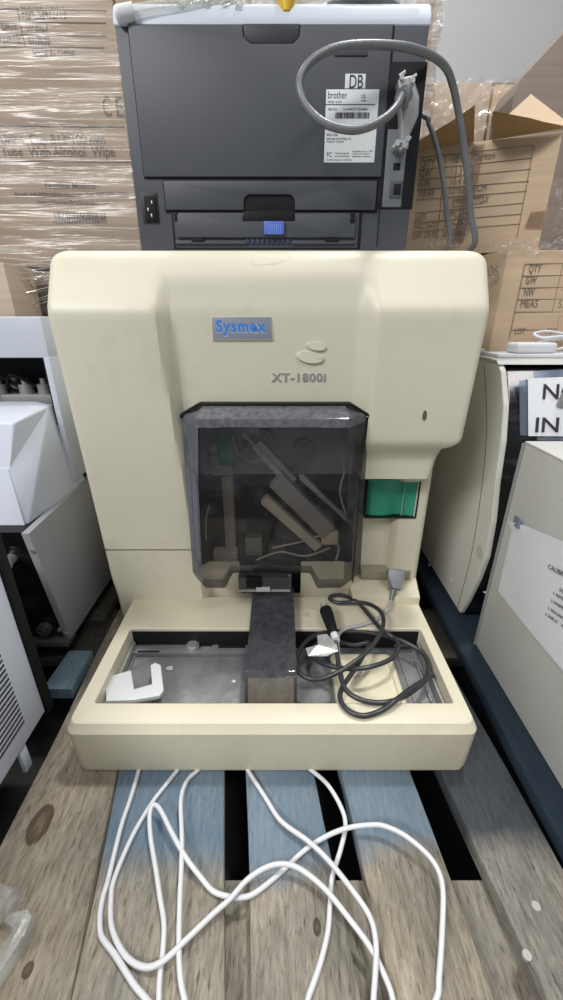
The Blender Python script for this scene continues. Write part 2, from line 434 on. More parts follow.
def xmap(X, z):
    if X < -.27: return -.27 + (X+.27)*(xl_(z)+.27)/(-.297+.27)
    if X > .21: return .21 + (X-.21)*(xr_(z)-.21)/(.263-.21)
    return X
mb = MB(); vs = []; fs = []
YB = 1.12
for z in ZS:
    row = [(xl_(z), YB, z), (xl_(z), .9, z), (xl_(z), .70, z)]
    for X in XS:
        x = xmap(X, z); y = F(x, z)
        dx = min(x-xl_(z), xr_(z)-x); r = .011
        if dx < r: y += r - math.sqrt(max(r*r-(r-dx)**2, 0))
        if z > .622: y += (.016-math.sqrt(max(.016**2-(z-.622)**2, 0)))*.8
        row.append((x, y, z))
    row += [(xr_(z), .70, z), (xr_(z), .9, z), (xr_(z), YB, z)]
    vs += row
nc = len(XS)+6
for i in range(len(ZS)-1):
    zm = (ZS[i]+ZS[i+1])/2
    for j in range(nc-1):
        if 3 <= j < nc-4:
            xm = (XS[j-3]+XS[j-2])/2
            if -.115 < xm < .096 and .160 < zm < .4415: continue
            if -.143 < xm < .125 and .160 < zm < .425: continue
            if -.075 < xm < .035 and .088 < zm < .160: continue
            if .147 < xm < .235 and .235 < zm < .301: continue
        fs.append((i*nc+j, i*nc+j+1, (i+1)*nc+j+1, (i+1)*nc+j))
    fs.append((i*nc+nc-1, i*nc, (i+1)*nc, (i+1)*nc+nc-1))
# top cap: strips from the front edge to the back
t0 = (len(ZS)-1)*nc
top = list(range(t0, t0+nc))
base_n = len(vs)
fs.append(tuple(top))
fs.append(tuple(range(nc))[::-1])
mb.add(vs, fs)
housing = mb.build('housing', M['cream'], an, ang=32)

# seams of the housing
def stripfront(name, x0, x1, z, h, off=.0006, parent=housing):
    m = MB(); n = 30; v = []; f = []
    for i in range(n+1):
        x = x0+(x1-x0)*i/n; y = F(x, z)
        v += [(x, y-off, z-h/2), (x, y-off, z+h/2), (x, y+.004, z-h/2), (x, y+.004, z+h/2)]
    for i in range(n):
        a = i*4; b = a+4
        f += [(a, b, b+1, a+1), (a+1, b+1, b+3, a+3), (a+2, a, b, b+2)]
    m.add(v, f); return m.build(name, M['groove'], parent)
zs = at(150, 550, y=.60).z
stripfront('panel_seam', -.2985, -.145, zs, .0014)
# keyhole
m = MB(); k = at(424, 415, y=.586)
m.cyl((k.x, F(k.x, k.z)-.0010, k.z), (k.x, F(k.x, k.z)+.006, k.z), .0030)
for i in range(len(m.v)): m.v[i].z = k.z+(m.v[i].z-k.z)*2.4
m.build('keyhole', M['groove'], an)
m = MB(); m.cyl((k.x, F(k.x, k.z)-.0003, k.z), (k.x, F(k.x, k.z)+.006, k.z), .0038)
for i in range(len(m.v)): m.v[i].z = k.z+(m.v[i].z-k.z)*2.2
m.build('keyhole_rim', M['cream'], an)

# blue and grey name badge
a = at(212, 317, y=.598); b_ = at(272, 339.5, y=.598)
yb = F((a.x+b_.x)/2, (a.z+b_.z)/2)
dzdy = (F(-.04, a.z)-F(-.04, b_.z))/(a.z-b_.z)   # lean of the panel
lean = math.atan(dzdy)
m = MB(); m.box(a.x, b_.x, yb-.0016, yb+.004, b_.z, a.z, .0006)
badge = m.build('name_badge', M['badge'], an); badge['label'] = 'small blue and grey name badge'
m = MB(); t = .0007
m.box(a.x-t, b_.x+t, yb-.0013, yb+.004, b_.z-t, a.z+t, .0003); m.build('badge_rim', M['cream_base'], badge)
hh = (a.z-b_.z)
tx = (facing((a.x+.0052, yb-.0018, b_.z+hh*.36)))
textm('badge_lettering', [('Sysmex', .0142, tx, (b_.x-a.x)*.83)], M['badgeblue'], badge, .0005, .045)
textm('badge_lettering_outline', [('Sysmex', .0146, facing((a.x+.0056, yb-.0014, b_.z+hh*.33)), (b_.x-a.x)*.84)], M['lightgrey'], badge, .0004, .08)

# moulded model lettering and two raised ovals
a = at(272, 381, y=.602); b_ = at(327, 371, y=.602)
ym = F(.03, a.z)
textm('model_lettering', [('XT-1800i', (b_.z-a.z)*.80, facing((a.x, ym-.0004, a.z)), b_.x-a.x)], M['cream_base'], an, .0007, .055)
textm('model_lettering_face', [('XT-1800i', (b_.z-a.z)*.78, facing((a.x+.0005, ym-.0013, a.z+.0002)), (b_.x-a.x)*.985)], M['inkgrey'], an, .0002, .036)
for (u, v, ru, rv) in ((310, 357, 13.5, 5.2), (316, 346, 9.5, 3.6)):
    c = at(u, v, y=.602); d = .585
    m = MB(); n = 36; vv = []; ff = []
    rings = [(1.0, .004), (1.0, -.0022), (.93, -.0032), (.0, -.0032)]
    yy = F(c.x, c.z)
    for s, o_ in rings:
        for i in range(n):
            an_ = 2*PI*i/n
            ex = ru/FPX*d*math.cos(an_)*s; ez = rv/FPX*d*math.sin(an_)*s*1.05
            ro = -.13
            vv.append((c.x+ex*math.cos(ro)-ez*math.sin(ro), yy+o_, c.z+ex*math.sin(ro)+ez*math.cos(ro)))
    for r_ in range(3):
        for i in range(n): ff.append((r_*n+i, r_*n+(i+1) % n, (r_+1)*n+(i+1) % n, (r_+1)*n+i))
    m.add(vv, ff); m.build('moulded_oval', M['cream'], an)
# torn sticker residue on the top front edge
m = MB(); pts = [(250, 255), (262, 251.5), (276, 252), (287, 253), (290, 256), (283, 261), (276, 264), (262, 265), (254, 265), (251, 261)]
vv = []
for (u, v) in pts:
    p = at(u, v, y=.612)
    for _ in range(3): p = at(u, v, y=F(p.x, min(p.z, .634))-.0002+ (0 if p.z < .622 else (.016-math.sqrt(max(.016**2-(min(p.z, .636)-.622)**2, 0)))*.8))
    vv.append(p)
n = len(vv); m.add(vv+[p+Vector((0, .0009, -.0004)) for p in vv], [tuple(range(n))]+[(i, (i+1) % n, n+(i+1) % n, n+i) for i in range(n)])
m.build('sticker_residue', pm('sticker_tape', (.60,.55,.39), .5, dirt=(.34,.29,.17,.9), dscale=50), an)

# ---- base with the sample tray
def rrect(x0, x1, y0, y1, r, z, n=5):
    out = []
    for cx, cy, a0 in ((x1-r, y1-r, 0), (x0+r, y1-r, PI/2), (x0+r, y0+r, PI), (x1-r, y0+r, 3*PI/2)):
        for i in range(n+1):
            t = a0+PI/2*i/n; out.append((cx+r*math.cos(t), cy+r*math.sin(t), z))
    return out
loops = [rrect(-.266, .242, .3585, .61, .012, .0), rrect(-.2705, .2465, .3555, .615, .014, .004), rrect(-.2725, .2485, .3545, .618, .015, .012),
         rrect(-.2735, .2495, .3525, .62, .014, .074), rrect(-.2735, .2495, .3525, .62, .014, .0770), rrect(-.2732, .2492, .3530, .62, .014, .0776),
         rrect(-.2685, .2445, .3590, .616, .012, .0880), rrect(-.268, .244, .3600, .615, .012, .0885),
         rrect(-.2500, .2300, .388, .5335, .005, .0885), rrect(-.2485, .2285, .3895, .532, .004, .0875), rrect(-.2485, .2285, .3895, .532, .004, .040)]
m = MB(); vv = sum(loops, []); n = len(loops[0]); ff = []
for i in range(len(loops)-1):
    for k in range(n): ff.append((i*n+k, i*n+(k+1) % n, (i+1)*n+(k+1) % n, (i+1)*n+k))
ff.append(tuple(range(n)))
m.add(vv, ff)
basep = m.build('base', M['cream_base'], an, ang=28)
m = MB()
p0 = at(370, 582, y=.66); p1 = at(418, 580, y=.66)
m.prism([(.126, .595), (.2455, .595), (.2585, .668), (.126, .668)], .080, .1035, 'z', .0018)
m.build('base_step', M['cream_base'], an)
# tray floors
m = MB(); m.box(-.2485, -.046, .39, .5315, .036, .048, .0006)
m.box(-.2480, -.050, .512, .531, .048, .056, .0015)
tl = m.build('sample_tray', M['traymetal'], an)
m = MB(); m.box(-.2475, -.2415, .392, .528, .048, .066, .002); m.box(-.2405, -.2385, .40, .52, .048, .0525, .0007); m.build('tray_rail', M['steeldull'], tl)
for (x0, x1, y0, y1) in ((-.2350, -.2000, .5130, .5160), (-.105, -.060, .5225, .5300), (-.150, -.115, .5265, .5310)):
    m = MB(); m.box(x0, x1, y0, y1, .0558, .0568, .0003); m.build('slot', M['black'], tl)
m = MB(); m.box(.021, .2285, .39, .5315, .036, .048, .0006); m.box(.190, .2270, .392, .530, .048, .0505, .0006)
tr = m.build('sample_tray', M['traymetal'], an)
m = MB(); m.box(.2235, .2285, .395, .528, .048, .066, .0015)
m.box(.2130, .2150, .42, .50, .0505, .056, .0006)
m.build('tray_rail', M['steeldull'], tr)
# round screw head and springs at the back of the trays
m = MB(); c = at(198, 629, z=.056); m.cyl((c.x, .524, .050), (c.x, .524, .0620), .0105, n=28); m.cyl((c.x, .524, .0620), (c.x, .524, .0645), .0085, .0075, n=28)
m.build('round_screw_head', M['steel'], an)
m = MB()
for i in range(6): m.cyl((.190+i*.0045, .523, .0605), (.192+i*.0045, .523, .0605), .0045, n=12)
m.cyl((.186, .523, .0605), (.219, .523, .0605), .0022, n=10); m.build('spring', M['darkmetal'], an)
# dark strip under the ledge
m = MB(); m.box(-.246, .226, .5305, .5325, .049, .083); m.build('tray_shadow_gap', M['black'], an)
# cream pad in the right tray
lo = [rrect(.078, .176, .395, .505, .010, .048), rrect(.078, .176, .395, .505, .010, .060), rrect(.080, .174, .397, .503, .009, .0615), rrect(.085, .169, .402, .498, .007, .0615), rrect(.087, .167, .404, .496, .006, .057)]
m = MB(); vv = sum(lo, []); n = len(lo[0]); ff = []
for i in range(len(lo)-1):
    for k_ in range(n): ff.append((i*n+k_, i*n+(k_+1) % n, (i+1)*n+(k_+1) % n, (i+1)*n+k_))
ff += [tuple(range(n)), tuple(range(4*n, 5*n))]
m.add(vv, ff); m.build('raised_pad', M['padcream'], an)
# round dimple on ledge right
m = MB(); c = at(306, 615, z=.0885); m.cyl((c.x, c.y, .0880), (c.x, c.y, .0893), .0065, .0055, n=24); m.build('rubber_bung', pm('bung', (.50,.45,.32), .6), an)
# stains: white chips of a torn label on tray
m = MB()
for (u, v, s) in ((170, 668, 4), (234, 681, 2.2)):
    m = MB(); c = at(u, v, z=.0485); n = 9
    vv = [(c.x+s*.0014*math.cos(2*PI*i/n)*(1+.3*((i*7) % 3-1)), c.y+s*.0011*math.sin(2*PI*i/n), .0486) for i in range(n)]
    vv += [(x, y, .0480) for x, y, z in vv]
    m.add(vv, [tuple(range(n))]+[(i, (i+1) % n, n+(i+1) % n, n+i) for i in range(n)])
    m.build('label_scrap', M['white'], tl)

# ---- sampler ramp cover (smoked) in the middle of the base
prof = [(.628, .104), (.628, .107), (.610, .1085), (.560, .106), (.470, .1005), (.434, .0985), (.426, .095), (.420, .085), (.408, .052), (.408, .050), (.413, .050), (.425, .083), (.430, .0915), (.437, .0945), (.470, .0965), (.560, .102), (.612, .1045)]
m = MB(); m.prism(prof, -.0500, .0205, 'x', .0012)
m.prism([(p[0], p[1]) for p in [(.628, .1075), (.610, .1085), (.560, .106), (.470, .1005), (.434, .0985), (.426, .095), (.420, .085), (.408, .052), (.418, .050), (.628, .050)]], -.0512, -.0492, 'x', .0005)
m.prism([(p[0], p[1]) for p in [(.628, .1075), (.610, .1085), (.560, .106), (.470, .1005), (.434, .0985), (.426, .095), (.420, .085), (.408, .052), (.418, .050), (.628, .050)]], .0197, .0217, 'x', .0005)
ramp = m.build('sampler_cover', M['smoke2'], an, ang=25); ramp['label'] = 'smoked dusty cover over the sampler rail'
m = MB(); m.box(-.044, .0145, .46, .62, .040, .085, .002); m.box(-.047, .018, .405, .46, .040, .052, .001); m.build('sampler_rail', M['darkmetal'], an)
m = MB(); m.prism([(.4255, .0945), (.4192, .0845), (.4072, .052), (.4062, .052), (.4180, .0850), (.4245, .0952)], -.047, .0175, 'x')
m.build('cover_window', clearm('beige_window', (.5,.47,.42), .03, .1, fs=0, dust=.6, dustcol=(.36,.33,.28), dscale=30, lo=.2), ramp)

# ---- dark bay behind the front cover
m = MB(); x0, x1, z0, z1, ya, yb2 = -.152, .134, .086, .452, .640, .770
m.add([(x0, ya, z0), (x1, ya, z0), (x1, ya, z1), (x0, ya, z1), (x0, yb2, z0), (x1, yb2, z0), (x1, yb2, z1), (x0, yb2, z1)],
      [(0, 1, 5, 4), (3, 7, 6, 2), (0, 4, 7, 3), (1, 2, 6, 5), (4, 5, 6, 7)])
m.build('inner_bay', pm('bay_dark', (.02,.02,.02), .6), an, smooth=False)
def bx(name, u0, v0, u1, v1, y, th, mat, bev=.001, parent=None):
    a = at(u0, v0, y=y); b = at(u1, v1, y=y)
    m = MB(); m.box(min(a.x, b.x), max(a.x, b.x), y, y+th, min(a.z, b.z), max(a.z, b.z), bev)
    return m.build(name, mat, parent)
back_up = bx('upper_chassis_plate', 199, 428, 352, 474, .675, .01, pm('chassis_grey', (.58,.58,.60), .5, .2, var=.2, vscale=12), .001, an)
bx('valve_column', 221, 476, 236, 548, .66, .02, M['beige_in'], .003, an)
bx('valve_block', 210, 455, 233, 476, .655, .02, M['beige_in'], .003, an)
bx('circuit_board', 217, 437, 236, 465, .650, .004, M['pcb'], .0005, an)
bx('lower_bracket', 213, 552, 238, 574, .64, .02, M['beige_in'], .002, an)
bx('pump_block', 245, 538, 262, 556, .65, .02, M['steeldull'], .002, an)
bx('pump_block', 268, 545, 285, 560, .645, .02, M['darkmetal'], .002, an)
# diagonal syringe unit
def diag(name, u0, v0, u1, v1, w, y, th, mat, bev=.001):
    a = at(u0, v0, y=y); b = at(u1, v1, y=y); d = (b-a); Ln = d.length; ang_ = math.atan2(d.z, d.x)
    mx = Matrix.Translation((a+b)/2) @ Matrix.Rotation(-ang_, 4, 'Y')
    m = MB(); m.box(-Ln/2, Ln/2, -th/2, th/2, -w/2, w/2, bev, mx); return m.build(name, mat, an)
diag('syringe_housing', 276, 478, 328, 530, .030, .625, .026, pm('syringe_plate', (.40,.39,.38), .45, .3), .003)
diag('syringe_rail', 300, 474, 352, 524, .006, .610, .01, M['steel'])
diag('syringe_cover', 264, 498, 318, 546, .016, .620, .02, M['beige_in'], .002)
diag('syringe_arm', 256, 443, 292, 482, .020, .640, .014, pm('arm_metal', (.8,.78,.74), .4, .5), .002)
diag('piston_rod', 243, 434, 292, 483, .0034, .622, .0034, M['steel'], .0006)
diag('piston_rod', 300, 478, 330, 505, .0032, .604, .0032, M['steel'], .0006)
for (u, v, r) in ((264, 437, .013), (304, 448, .015), (247, 448, .010), (214, 448, .009)):
    c = at(u, v, y=.66); m = MB(); m.cyl((c.x, .655, c.z), (c.x, .675, c.z), r, n=28); m.cyl((c.x, .650, c.z), (c.x, .656, c.z), r*.55, n=20)
    m.build('motor_cap', M['steeldull'] if u != 214 else pm('valve_beige', (.62,.58,.45), .5), an)
for pts in ([(232, 436), (240, 455), (256, 462), (262, 450)], [(272, 548), (300, 542), (322, 536), (338, 545), (336, 560)], [(338, 450), (344, 470), (340, 492), (346, 515)],
            [(206, 540), (206, 520), (209, 505)], [(256, 560), (280, 552), (305, 556), (330, 548)]):
    m = MB(); m.tube([at(u, v, y=.618+.004*(i % 2)) for i, (u, v) in enumerate(pts)], .0016); m.build('tubing', M['cablelt'], an)
bx('fitting', 322, 532, 338, 545, .615, .012, pm('fitting_beige', (.55,.48,.36), .5), .002, an)

# ---- smoked front cover
TZ = .4415
def cover_shell(off, th_rows=46):
    NX = 60; vv = []; ff = []
    rows = []
    for i in range(th_rows+1):
        t = i/th_rows
        rows.append(t)
    for t in rows:
        # t=0: top back edge, first 14% wraps the top, last part the lower curl
        xl = -.1455-.008*t; xr = .1265+.0098*t; fl = -.1116-.012*t; fr = .0902+.0066*t
        if t < .10:
            q = t/.10; yf = .594-.046*math.sin(q*PI/2); zt = TZ-.0125*(1-math.cos(q*PI/2))
            ins = .026*(1-q)
        else: yf = .548-.015*sstep(.10, .45, t); zt = None; ins = 0
        curl = sstep(.90, 1.0, t)
        yf2 = yf+.024*curl**1.5
        row = []
        secx = []
        for j in range(NX+1):
            s = j/NX
            if s < .10: x = xl+(fl-xl)*(s/.10)*.999
            elif s > .90: x = fr+(xr-fr)*((s-.90)/.10)
            else: x = fl+(fr-fl)*((s-.10)/.80)
            if s < .10: k_ = s/.10
            elif s > .90: k_ = (1-s)/.10
            else: k_ = 1
            k2 = k_ if k_ < .98 else 1
            yb_ = .600
            y = yb_-(yb_-yf2)*(k2**.85)
            if 0 < k_ < 1: y -= 0
            # gentle crown on the front
            if k_ == 1: y -= .003*math.sin((s-.10)/.8*PI)*(1 if t >= .1 else t/.1)
            x2 = x + (ins if s < .5 else -ins)*(1-k_)
            zb = .152+.030*sstep(-.094, -.076, x)*(1-sstep(.044, .060, x))+.003*(1-k_)
            if zt is not None: z = zt
            else: z = .429+(zb-.429)*((t-.10)/.90)
            if t < .10: z -= .012*(1-k_)*(1-t/.1)*1.2
            vv.append((x2, y+off, z)); 
    for i in range(th_rows):
        for j in range(NX): a_ = i*(NX+1)+j; ff.append((a_, a_+1, a_+NX+2, a_+NX+1))
    return vv, ff
vv, ff = cover_shell(0)
me = MB(); me.add(vv, ff)
cover = me.build('front_cover', M['smoke'], an, ang=28)
so = cover.modifiers.new('solid', 'SOLIDIFY'); so.thickness = .0022; so.offset = -1
cover['label'] = 'smoked see-through front cover'
# dusty darker frame of the cover: top band and the two side facets
NX = 60
def sub(sel, name, mat, off=-.0009, parent=cover):
    used = {}; nv = []; nf = []
    for f in ff:
        if sel(f):
            g = []
            for k_ in f:
                if k_ not in used: used[k_] = len(nv); p = vv[k_]; nv.append((p[0], p[1]+off, p[2]))
                g.append(used[k_])
            nf.append(tuple(g))
    m = MB(); m.add(nv, nf); return m.build(name, mat, parent, ang=28)
sub(lambda f: f[0]//(NX+1) < 6, 'dusty_top_band', M['smokeedge'])
sub(lambda f: f[0]//(NX+1) >= 6 and (f[0] % (NX+1)) < 6, 'side_facet', clearm('smoked_side_dusty', (.42,.41,.405), .03, .05, fs=0, dust=.55, dustcol=(.30,.31,.35), dscale=22, lo=.2, hi=.75))
sub(lambda f: f[0]//(NX+1) >= 6 and (f[0] % (NX+1)) >= 54, 'side_facet', M['smokeside'])
sub(lambda f: f[0]//(NX+1) >= 41 and 6 <= (f[0] % (NX+1)) < 54, 'lower_lip', M['smokeside'])
# louvre slits on the left facet, as one patterned part
m = MB(); NV = 30
for col_, (sa, sb) in enumerate(((.12, .46), (.56, .90))):
    for i in range(NV):
        t = .36+.47*i/NV + (0 if col_ else .0)
        if col_ == 1 and i < 0: continue
        q = .10+.90*0
        xl = -.1455-.008*t; fl = -.1116-.012*t
        z = .429+(.160-.429)*((t-.10)/.90)
        def pt(k_): return Vector((xl+(fl-xl)*k_, .600-(.600-.533)*(k_**.85)-.0022, z))
        a_, b_ = pt(sa), pt(sb); h = .0011
        m.add([a_+Vector((0, 0, -h)), b_+Vector((0, 0, -h)), b_+Vector((0, 0, h)), a_+Vector((0, 0, h)), a_+Vector((0, .002, -h)), b_+Vector((0, .002, -h)), b_+Vector((0, .002, h)), a_+Vector((0, .002, h))],
              [(0, 1, 2, 3), (4, 7, 6, 5), (0, 4, 5, 1), (3, 2, 6, 7), (0, 3, 7, 4), (1, 5, 6, 2)])
m.build('vent_ribs', pm('vent_grey', (.15,.16,.20), .5), cover, smooth=False)
# dark rebate line round the top of the cover
m = MB(); pts = [(-.1460, .424), (-.1460, .4290), (-.1180, .4445), (.0990, .4445), (.1270, .4290), (.1270, .424), (.1250, .424), (.1250, .4262), (.0975, .4412), (-.1165, .4412), (-.1440, .4262), (-.1440, .424)]
m.prism(pts, .5865, .612, 'y'); m.build('cover_seal', M['black'], an, smooth=False)

# ---- mechanism showing under the cover
bx('mechanism_back', 241, 574, 300, 606, .668, .01, M['black'], .001, an)
p = bx('guide_bracket', 238, 578, 291, 590, .600, .020, M['darkmetal'], .001, an)
bx('white_strip', 256, 588, 270, 592, .596, .004, M['white'], .0005, p)
bx('bracket_edge', 237, 590, 290, 592, .5985, .003, M['cablelt'], .0004, p)
bx('guide_block', 264, 592, 281, 604, .612, .02, pm('guide_grey', (.42,.41,.38), .5), .001, an)
bx('white_clip', 282, 594, 287, 601, .607, .006, M['white'], .001, an)
bx('guide_post', 288, 576, 291, 604, .605, .006, M['steeldull'], .001, an)
bx('dark_block', 246, 577, 262, 588, .598, .006, M['black'], .001, an)
# ---- green curved panel in the right column
g0 = at(366, 480, y=.655); g1 = at(421, 518, y=.655)
m = MB(); v_ = []; f_ = []; n = 22
for i in range(n+1):
    x = .145+(.237-.145)*i/n; t = i/n
    y = .662-.008*math.sin(min(t/.62, 1)*PI)*(1) + (-.012*lin(.62, 1, t))
    for z in (.2335, .3025): v_ += [(x, y, z), (x, y+.002, z)]
for i in range(n):
    a_ = i*4; b_ = a_+4
    f_ += [(a_, b_, b_+2, a_+2), (a_+1, a_+3, b_+3, b_+1), (a_, a_+1, b_+1, b_), (a_+2, b_+2, b_+3, a_+3)]
m.add(v_, f_); gp = m.build('green_panel', M['green'], an, ang=60)
m = MB(); m.box(.2115, .2125, .6530, .660, .236, .300); m.build('panel_crease', pm('green_light', (.25,.55,.42), .4), gp)
m = MB()
m.prism([(.1455, .2335), (.2365, .2335), (.2365, .3021), (.2345, .3021), (.2345, .2358), (.1475, .2358), (.1475, .3021), (.1455, .3021)], .6475, .676, 'y')
m.build('panel_seal', M['black'], an, smooth=False)
# serial socket slot at the column foot, its shadow put into the colour
c0 = at(368, 571, y=.648); c1 = at(410, 579, y=.648)
m = MB(); m.box(.150, c1.x, .6475, .6720, c1.z, c0.z, .0015); m.build('socket_recess', pm('recess_shadow_beige', (.28,.25,.18), .7), an)
# ================================================================== printer on top, its back to the camera
PY_ = .665
TOPZ = .6363
pr = root('laser_printer', (-.011, .80, TOPZ), 'charcoal laser printer turned to show its back, standing on top of the cream analyser', 'printer')
def pp(u, v, y=PY_): return at(u, v, y=y)
zt = pp(120, 25).z
# body: side outlines lean very slightly
PL, PR = -.1965, .1745
m = MB(); m.box(PL, PR, PY_, PY_+.30, TOPZ, zt, .004)
body = m.build('body', M['char'], pr)
m = MB()
prof = [(PY_-.0006, zt-.0008), (PY_+.0005, zt+.008), (PY_+.006, zt+.019), (PY_+.016, zt+.026), (PY_+.04, zt+.030), (PY_+.28, zt+.030), (PY_+.30, zt+.02), (PY_+.30, zt-.0008)]
m.prism(prof, PL-.0015, PR+.0015, 'x', .003, seg=3)
lid = m.build('top_cover', M['lightgrey'], pr, ang=30); lid['label'] = 'pale grey top cover'
def pbox(name, u0, v0, u1, v1, mat, y0=-.0025, y1=.004, bev=.0012, parent=pr, **k):
    a = pp((u0), v0); b = pp(u1, v1)
    m = MB(); m.box(min(a.x, b.x), max(a.x, b.x), PY_+y0, PY_+y1, min(a.z, b.z), max(a.z, b.z), bev); return m.build(name, mat, parent)
# rear door
a = pp(128.5, 26.5); b = pp(380.5, 177.5)
xr2 = .1305; nl, nr = pp(246, 40).x, pp(297, 40).x; nz = pp(246, 45).z
poly = [(a.x, b.z), (xr2, b.z), (xr2, a.z), (nr+.004, a.z), (nr+.003, nz+.006), (nr-.005, nz), (nl+.005, nz), (nl-.003, nz+.006), (nl-.004, a.z), (a.x, a.z)]
m = MB(); m.prism([(a.x-.0012, b.z-.0016), (xr2+.001, b.z-.0016), (xr2+.001, a.z+.0012), (a.x-.0012, a.z+.0012)], PY_-.0005, PY_+.003, 'y'); m.build('door_gap', M['black'], pr, smooth=False)
m = MB(); m.prism(poly, PY_-.0035, PY_+.003, 'y', .0014); door = m.build('rear_door', M['char'], pr)
m = MB(); m.prism([(nl-.003, a.z+.002), (nr+.003, a.z+.002), (nr+.002, nz+.006), (nr-.006, nz+.001), (nl+.006, nz+.001), (nl-.002, nz+.006)], PY_-.0012, PY_+.003, 'y', .0008)
m.build('handle_notch', pm('notch_dark', (.028,.03,.036), .5), pr)
# lower flap with a U shaped cut out
pbox('flap_gap', 162.5, 180, 377, 213, M['black'], -.0006, .003, .0002)
a = pp(164, 181.5); b = pp(374.5, 210.5); c0, c1 = pp(243.5, 196).x, pp(295, 196).x; cz = pp(243, 195).z
poly = [(a.x, b.z), (c0, b.z), (c0, cz-.008), (c0+.002, cz-.003), (c0+.007, cz), (c1-.007, cz), (c1-.002, cz-.003), (c1, cz-.008), (c1, b.z), (b.x, b.z), (b.x, a.z), (a.x, a.z)]
m = MB(); m.prism(poly, PY_-.0035, PY_+.003, 'y', .0010); m.build('lower_flap', M['char2'], pr)
# tray bay
pbox('tray_bay', 171, 211, 360, 249, M['black'], -.0008, .003, .0002)
pbox('bay_frame', 173.5, 213, 357, 248, M['char2'], -.0012, .003, .0006)
a = pp(176, 215); b = pp(354, 238); l0, l1 = pp(243, 222).x, pp(295, 222).x; lz = pp(243, 222).z
poly = [(a.x, b.z), (b.x, b.z), (b.x, a.z), (l1, a.z), (l1, lz), (l0, lz), (l0, a.z), (a.x, a.z)]
m = MB(); m.prism(poly, PY_-.0048, PY_+.002, 'y', .0009); tray = m.build('duplex_tray', M['char'], pr)
pbox('tray_cutout', 243.5, 212, 294.5, 222.5, M['black'], -.0022, .003, .0003)
lt = pbox('latch', 264, 222.5, 284, 235.5, M['blue'], -.0095, .002, .0012, tray); lt['label'] = 'blue plastic latch'
m = MB()
for i in range(6):
    u = 270+i*2.1; q = pp(u, 229, PY_-.0095); z0_, z1_ = pp(u, 234.5, PY_-.0095).z, pp(u, 224.5, PY_-.0095).z
    m.box(q.x-.0005, q.x+.0005, PY_-.0105, PY_-.009, z0_, z1_, .0002)
m.build('latch_ribs', pm('blue_light', (.25,.35,.80), .4), tray)
for (u0, u1) in ((192, 205), (325, 338)): pbox('tray_slot', u0, 238.5, u1, 242, M['black'], -.0052, .002, .0004, tray)
m = MB()
for i in range(9):
    q = pp(248+i*5, 242); m.box(q.x-.0022, q.x+.0022, PY_-.003, PY_, q.z-.003, q.z+.003, .0006)
m.build('roller_teeth', pm('navy_teeth', (.03,.04,.10), .5), tray)
pbox('bay_rail', 176, 241, 247, 244.5, M['char'], -.004, .002, .0006); pbox('bay_rail', 292, 241, 354, 244.5, M['char'], -.004, .002, .0006)
pbox('side_post', 174.5, 213, 178.5, 222, M['black'], -.0052, .002, .0005); pbox('side_post', 350, 213, 354, 224, M['black'], -.0052, .002, .0005)
# power inlet
inl = pbox('power_inlet', 140.5, 193, 159.5, 223, pm('inlet_dark', (.02,.02,.022), .5), -.0020, .003, .0008)
pbox('inlet_frame', 144, 196.5, 158, 221.5, M['black'], -.0045, .002, .0018, inl)
for (u, v) in ((152, 202), (148.5, 209), (152, 215)): pbox('inlet_pin', u, v, u+1.6, v+3, M['steel'], -.0055, .002, .0002, inl)
# connector bay: long black recess with a steel plate
bay = pbox('connector_bay', 387, 62, 412, 209, M['black'], -.0014, .003, .0010)
pl = pbox('port_plate', 387.8, 130, 400.5, 207.5, pm('port_plate', (.22,.23,.24), .45, .5, var=.1), -.0024, .003, .0006, bay)
pl['label'] = 'bare metal port plate'
pbox('usb_port', 393, 163.5, 399.5, 171, M['black'], -.0032, .002, .0010, pl)
nw = pbox('network_port_frame', 390, 181.5, 401, 199, M['darkmetal'], -.0034, .002, .0006, pl)
pbox('network_port', 393.3, 184.5, 399.5, 195.5, M['black'], -.0040, .002, .0008, nw)
# right column seam
m = MB(); a = pp(394, 26); b = pp(381.5, 246); m.box(.1322, .1332, PY_-.0009, PY_+.002, b.z, a.z); m.build('body_seam', M['black'], pr, smooth=False)
pbox('vent_recess', 334, 49, 367, 58, M['char2'], -.0050, .002, .0015, door)
# rating label and DB sticker
la = pbox('rating_label', 326, 91, 373.5, 163.5, M['label'], -.0040, .001, .0001, door)
yl = PY_-.0041
def T(u, v): return facing(at(u, v, y=yl))
items = [('brother', .0070, T(327.5, 98.5), .0235), ('MODEL  HL-DN', .0022, T(327.5, 103), .017), ('SER.NO.', .0026, T(327.5, 110.5), .012), ('U61444C7F J064868', .0026, T(343, 110.5), .030),
         ('MADE IN CHINA', .0024, T(326.5, 136), .014), ('BROTHER INDUSTRIES, LTD', .0020, T(326.5, 139.8), .031), ('PRODUCT OF JAPAN', .0018, T(326.5, 142.6), .022),
         ('UL', .0038, T(361, 98), .006), ('LISTED', .0016, T(361, 101.5), .006),
         ('FC', .0050, T(326.5, 157), .0065), ('This device complies with', .0017, T(335, 154), .018), ('part 15 of the FCC Rules', .0017, T(335, 157), .018),
         ('Complies with 21 CFR', .0015, T(352, 152), .026), ('1040.10 and 1040.11', .0015, T(352, 154.5), .022), ('Operation is subject to', .0015, T(352, 157), .024), ('the following two conditions', .0015, T(326, 160.5), .033)]
textm('label_print', items, M['ink'], door, .0001, .0)
m = MB(); random.seed(9)
a = at(335.5, 112.5, y=yl); b = at(369, 118.5, y=yl); x = a.x
while x < b.x:
    w = random.choice((.0004, .0007, .0011)); m.box(x, min(x+w, b.x), yl-.0003, yl, b.z, a.z); x += w+random.choice((.0004, .0008))
for v in (101.9, 104.5): 
    c = at(325, v, y=yl); d = at(375, v, y=yl)
    if v > 104: m.box(c.x, d.x, yl-.0003, yl, c.z-.0003, c.z+.0003)
m.build('label_barcode', M['ink'], door, smooth=False)
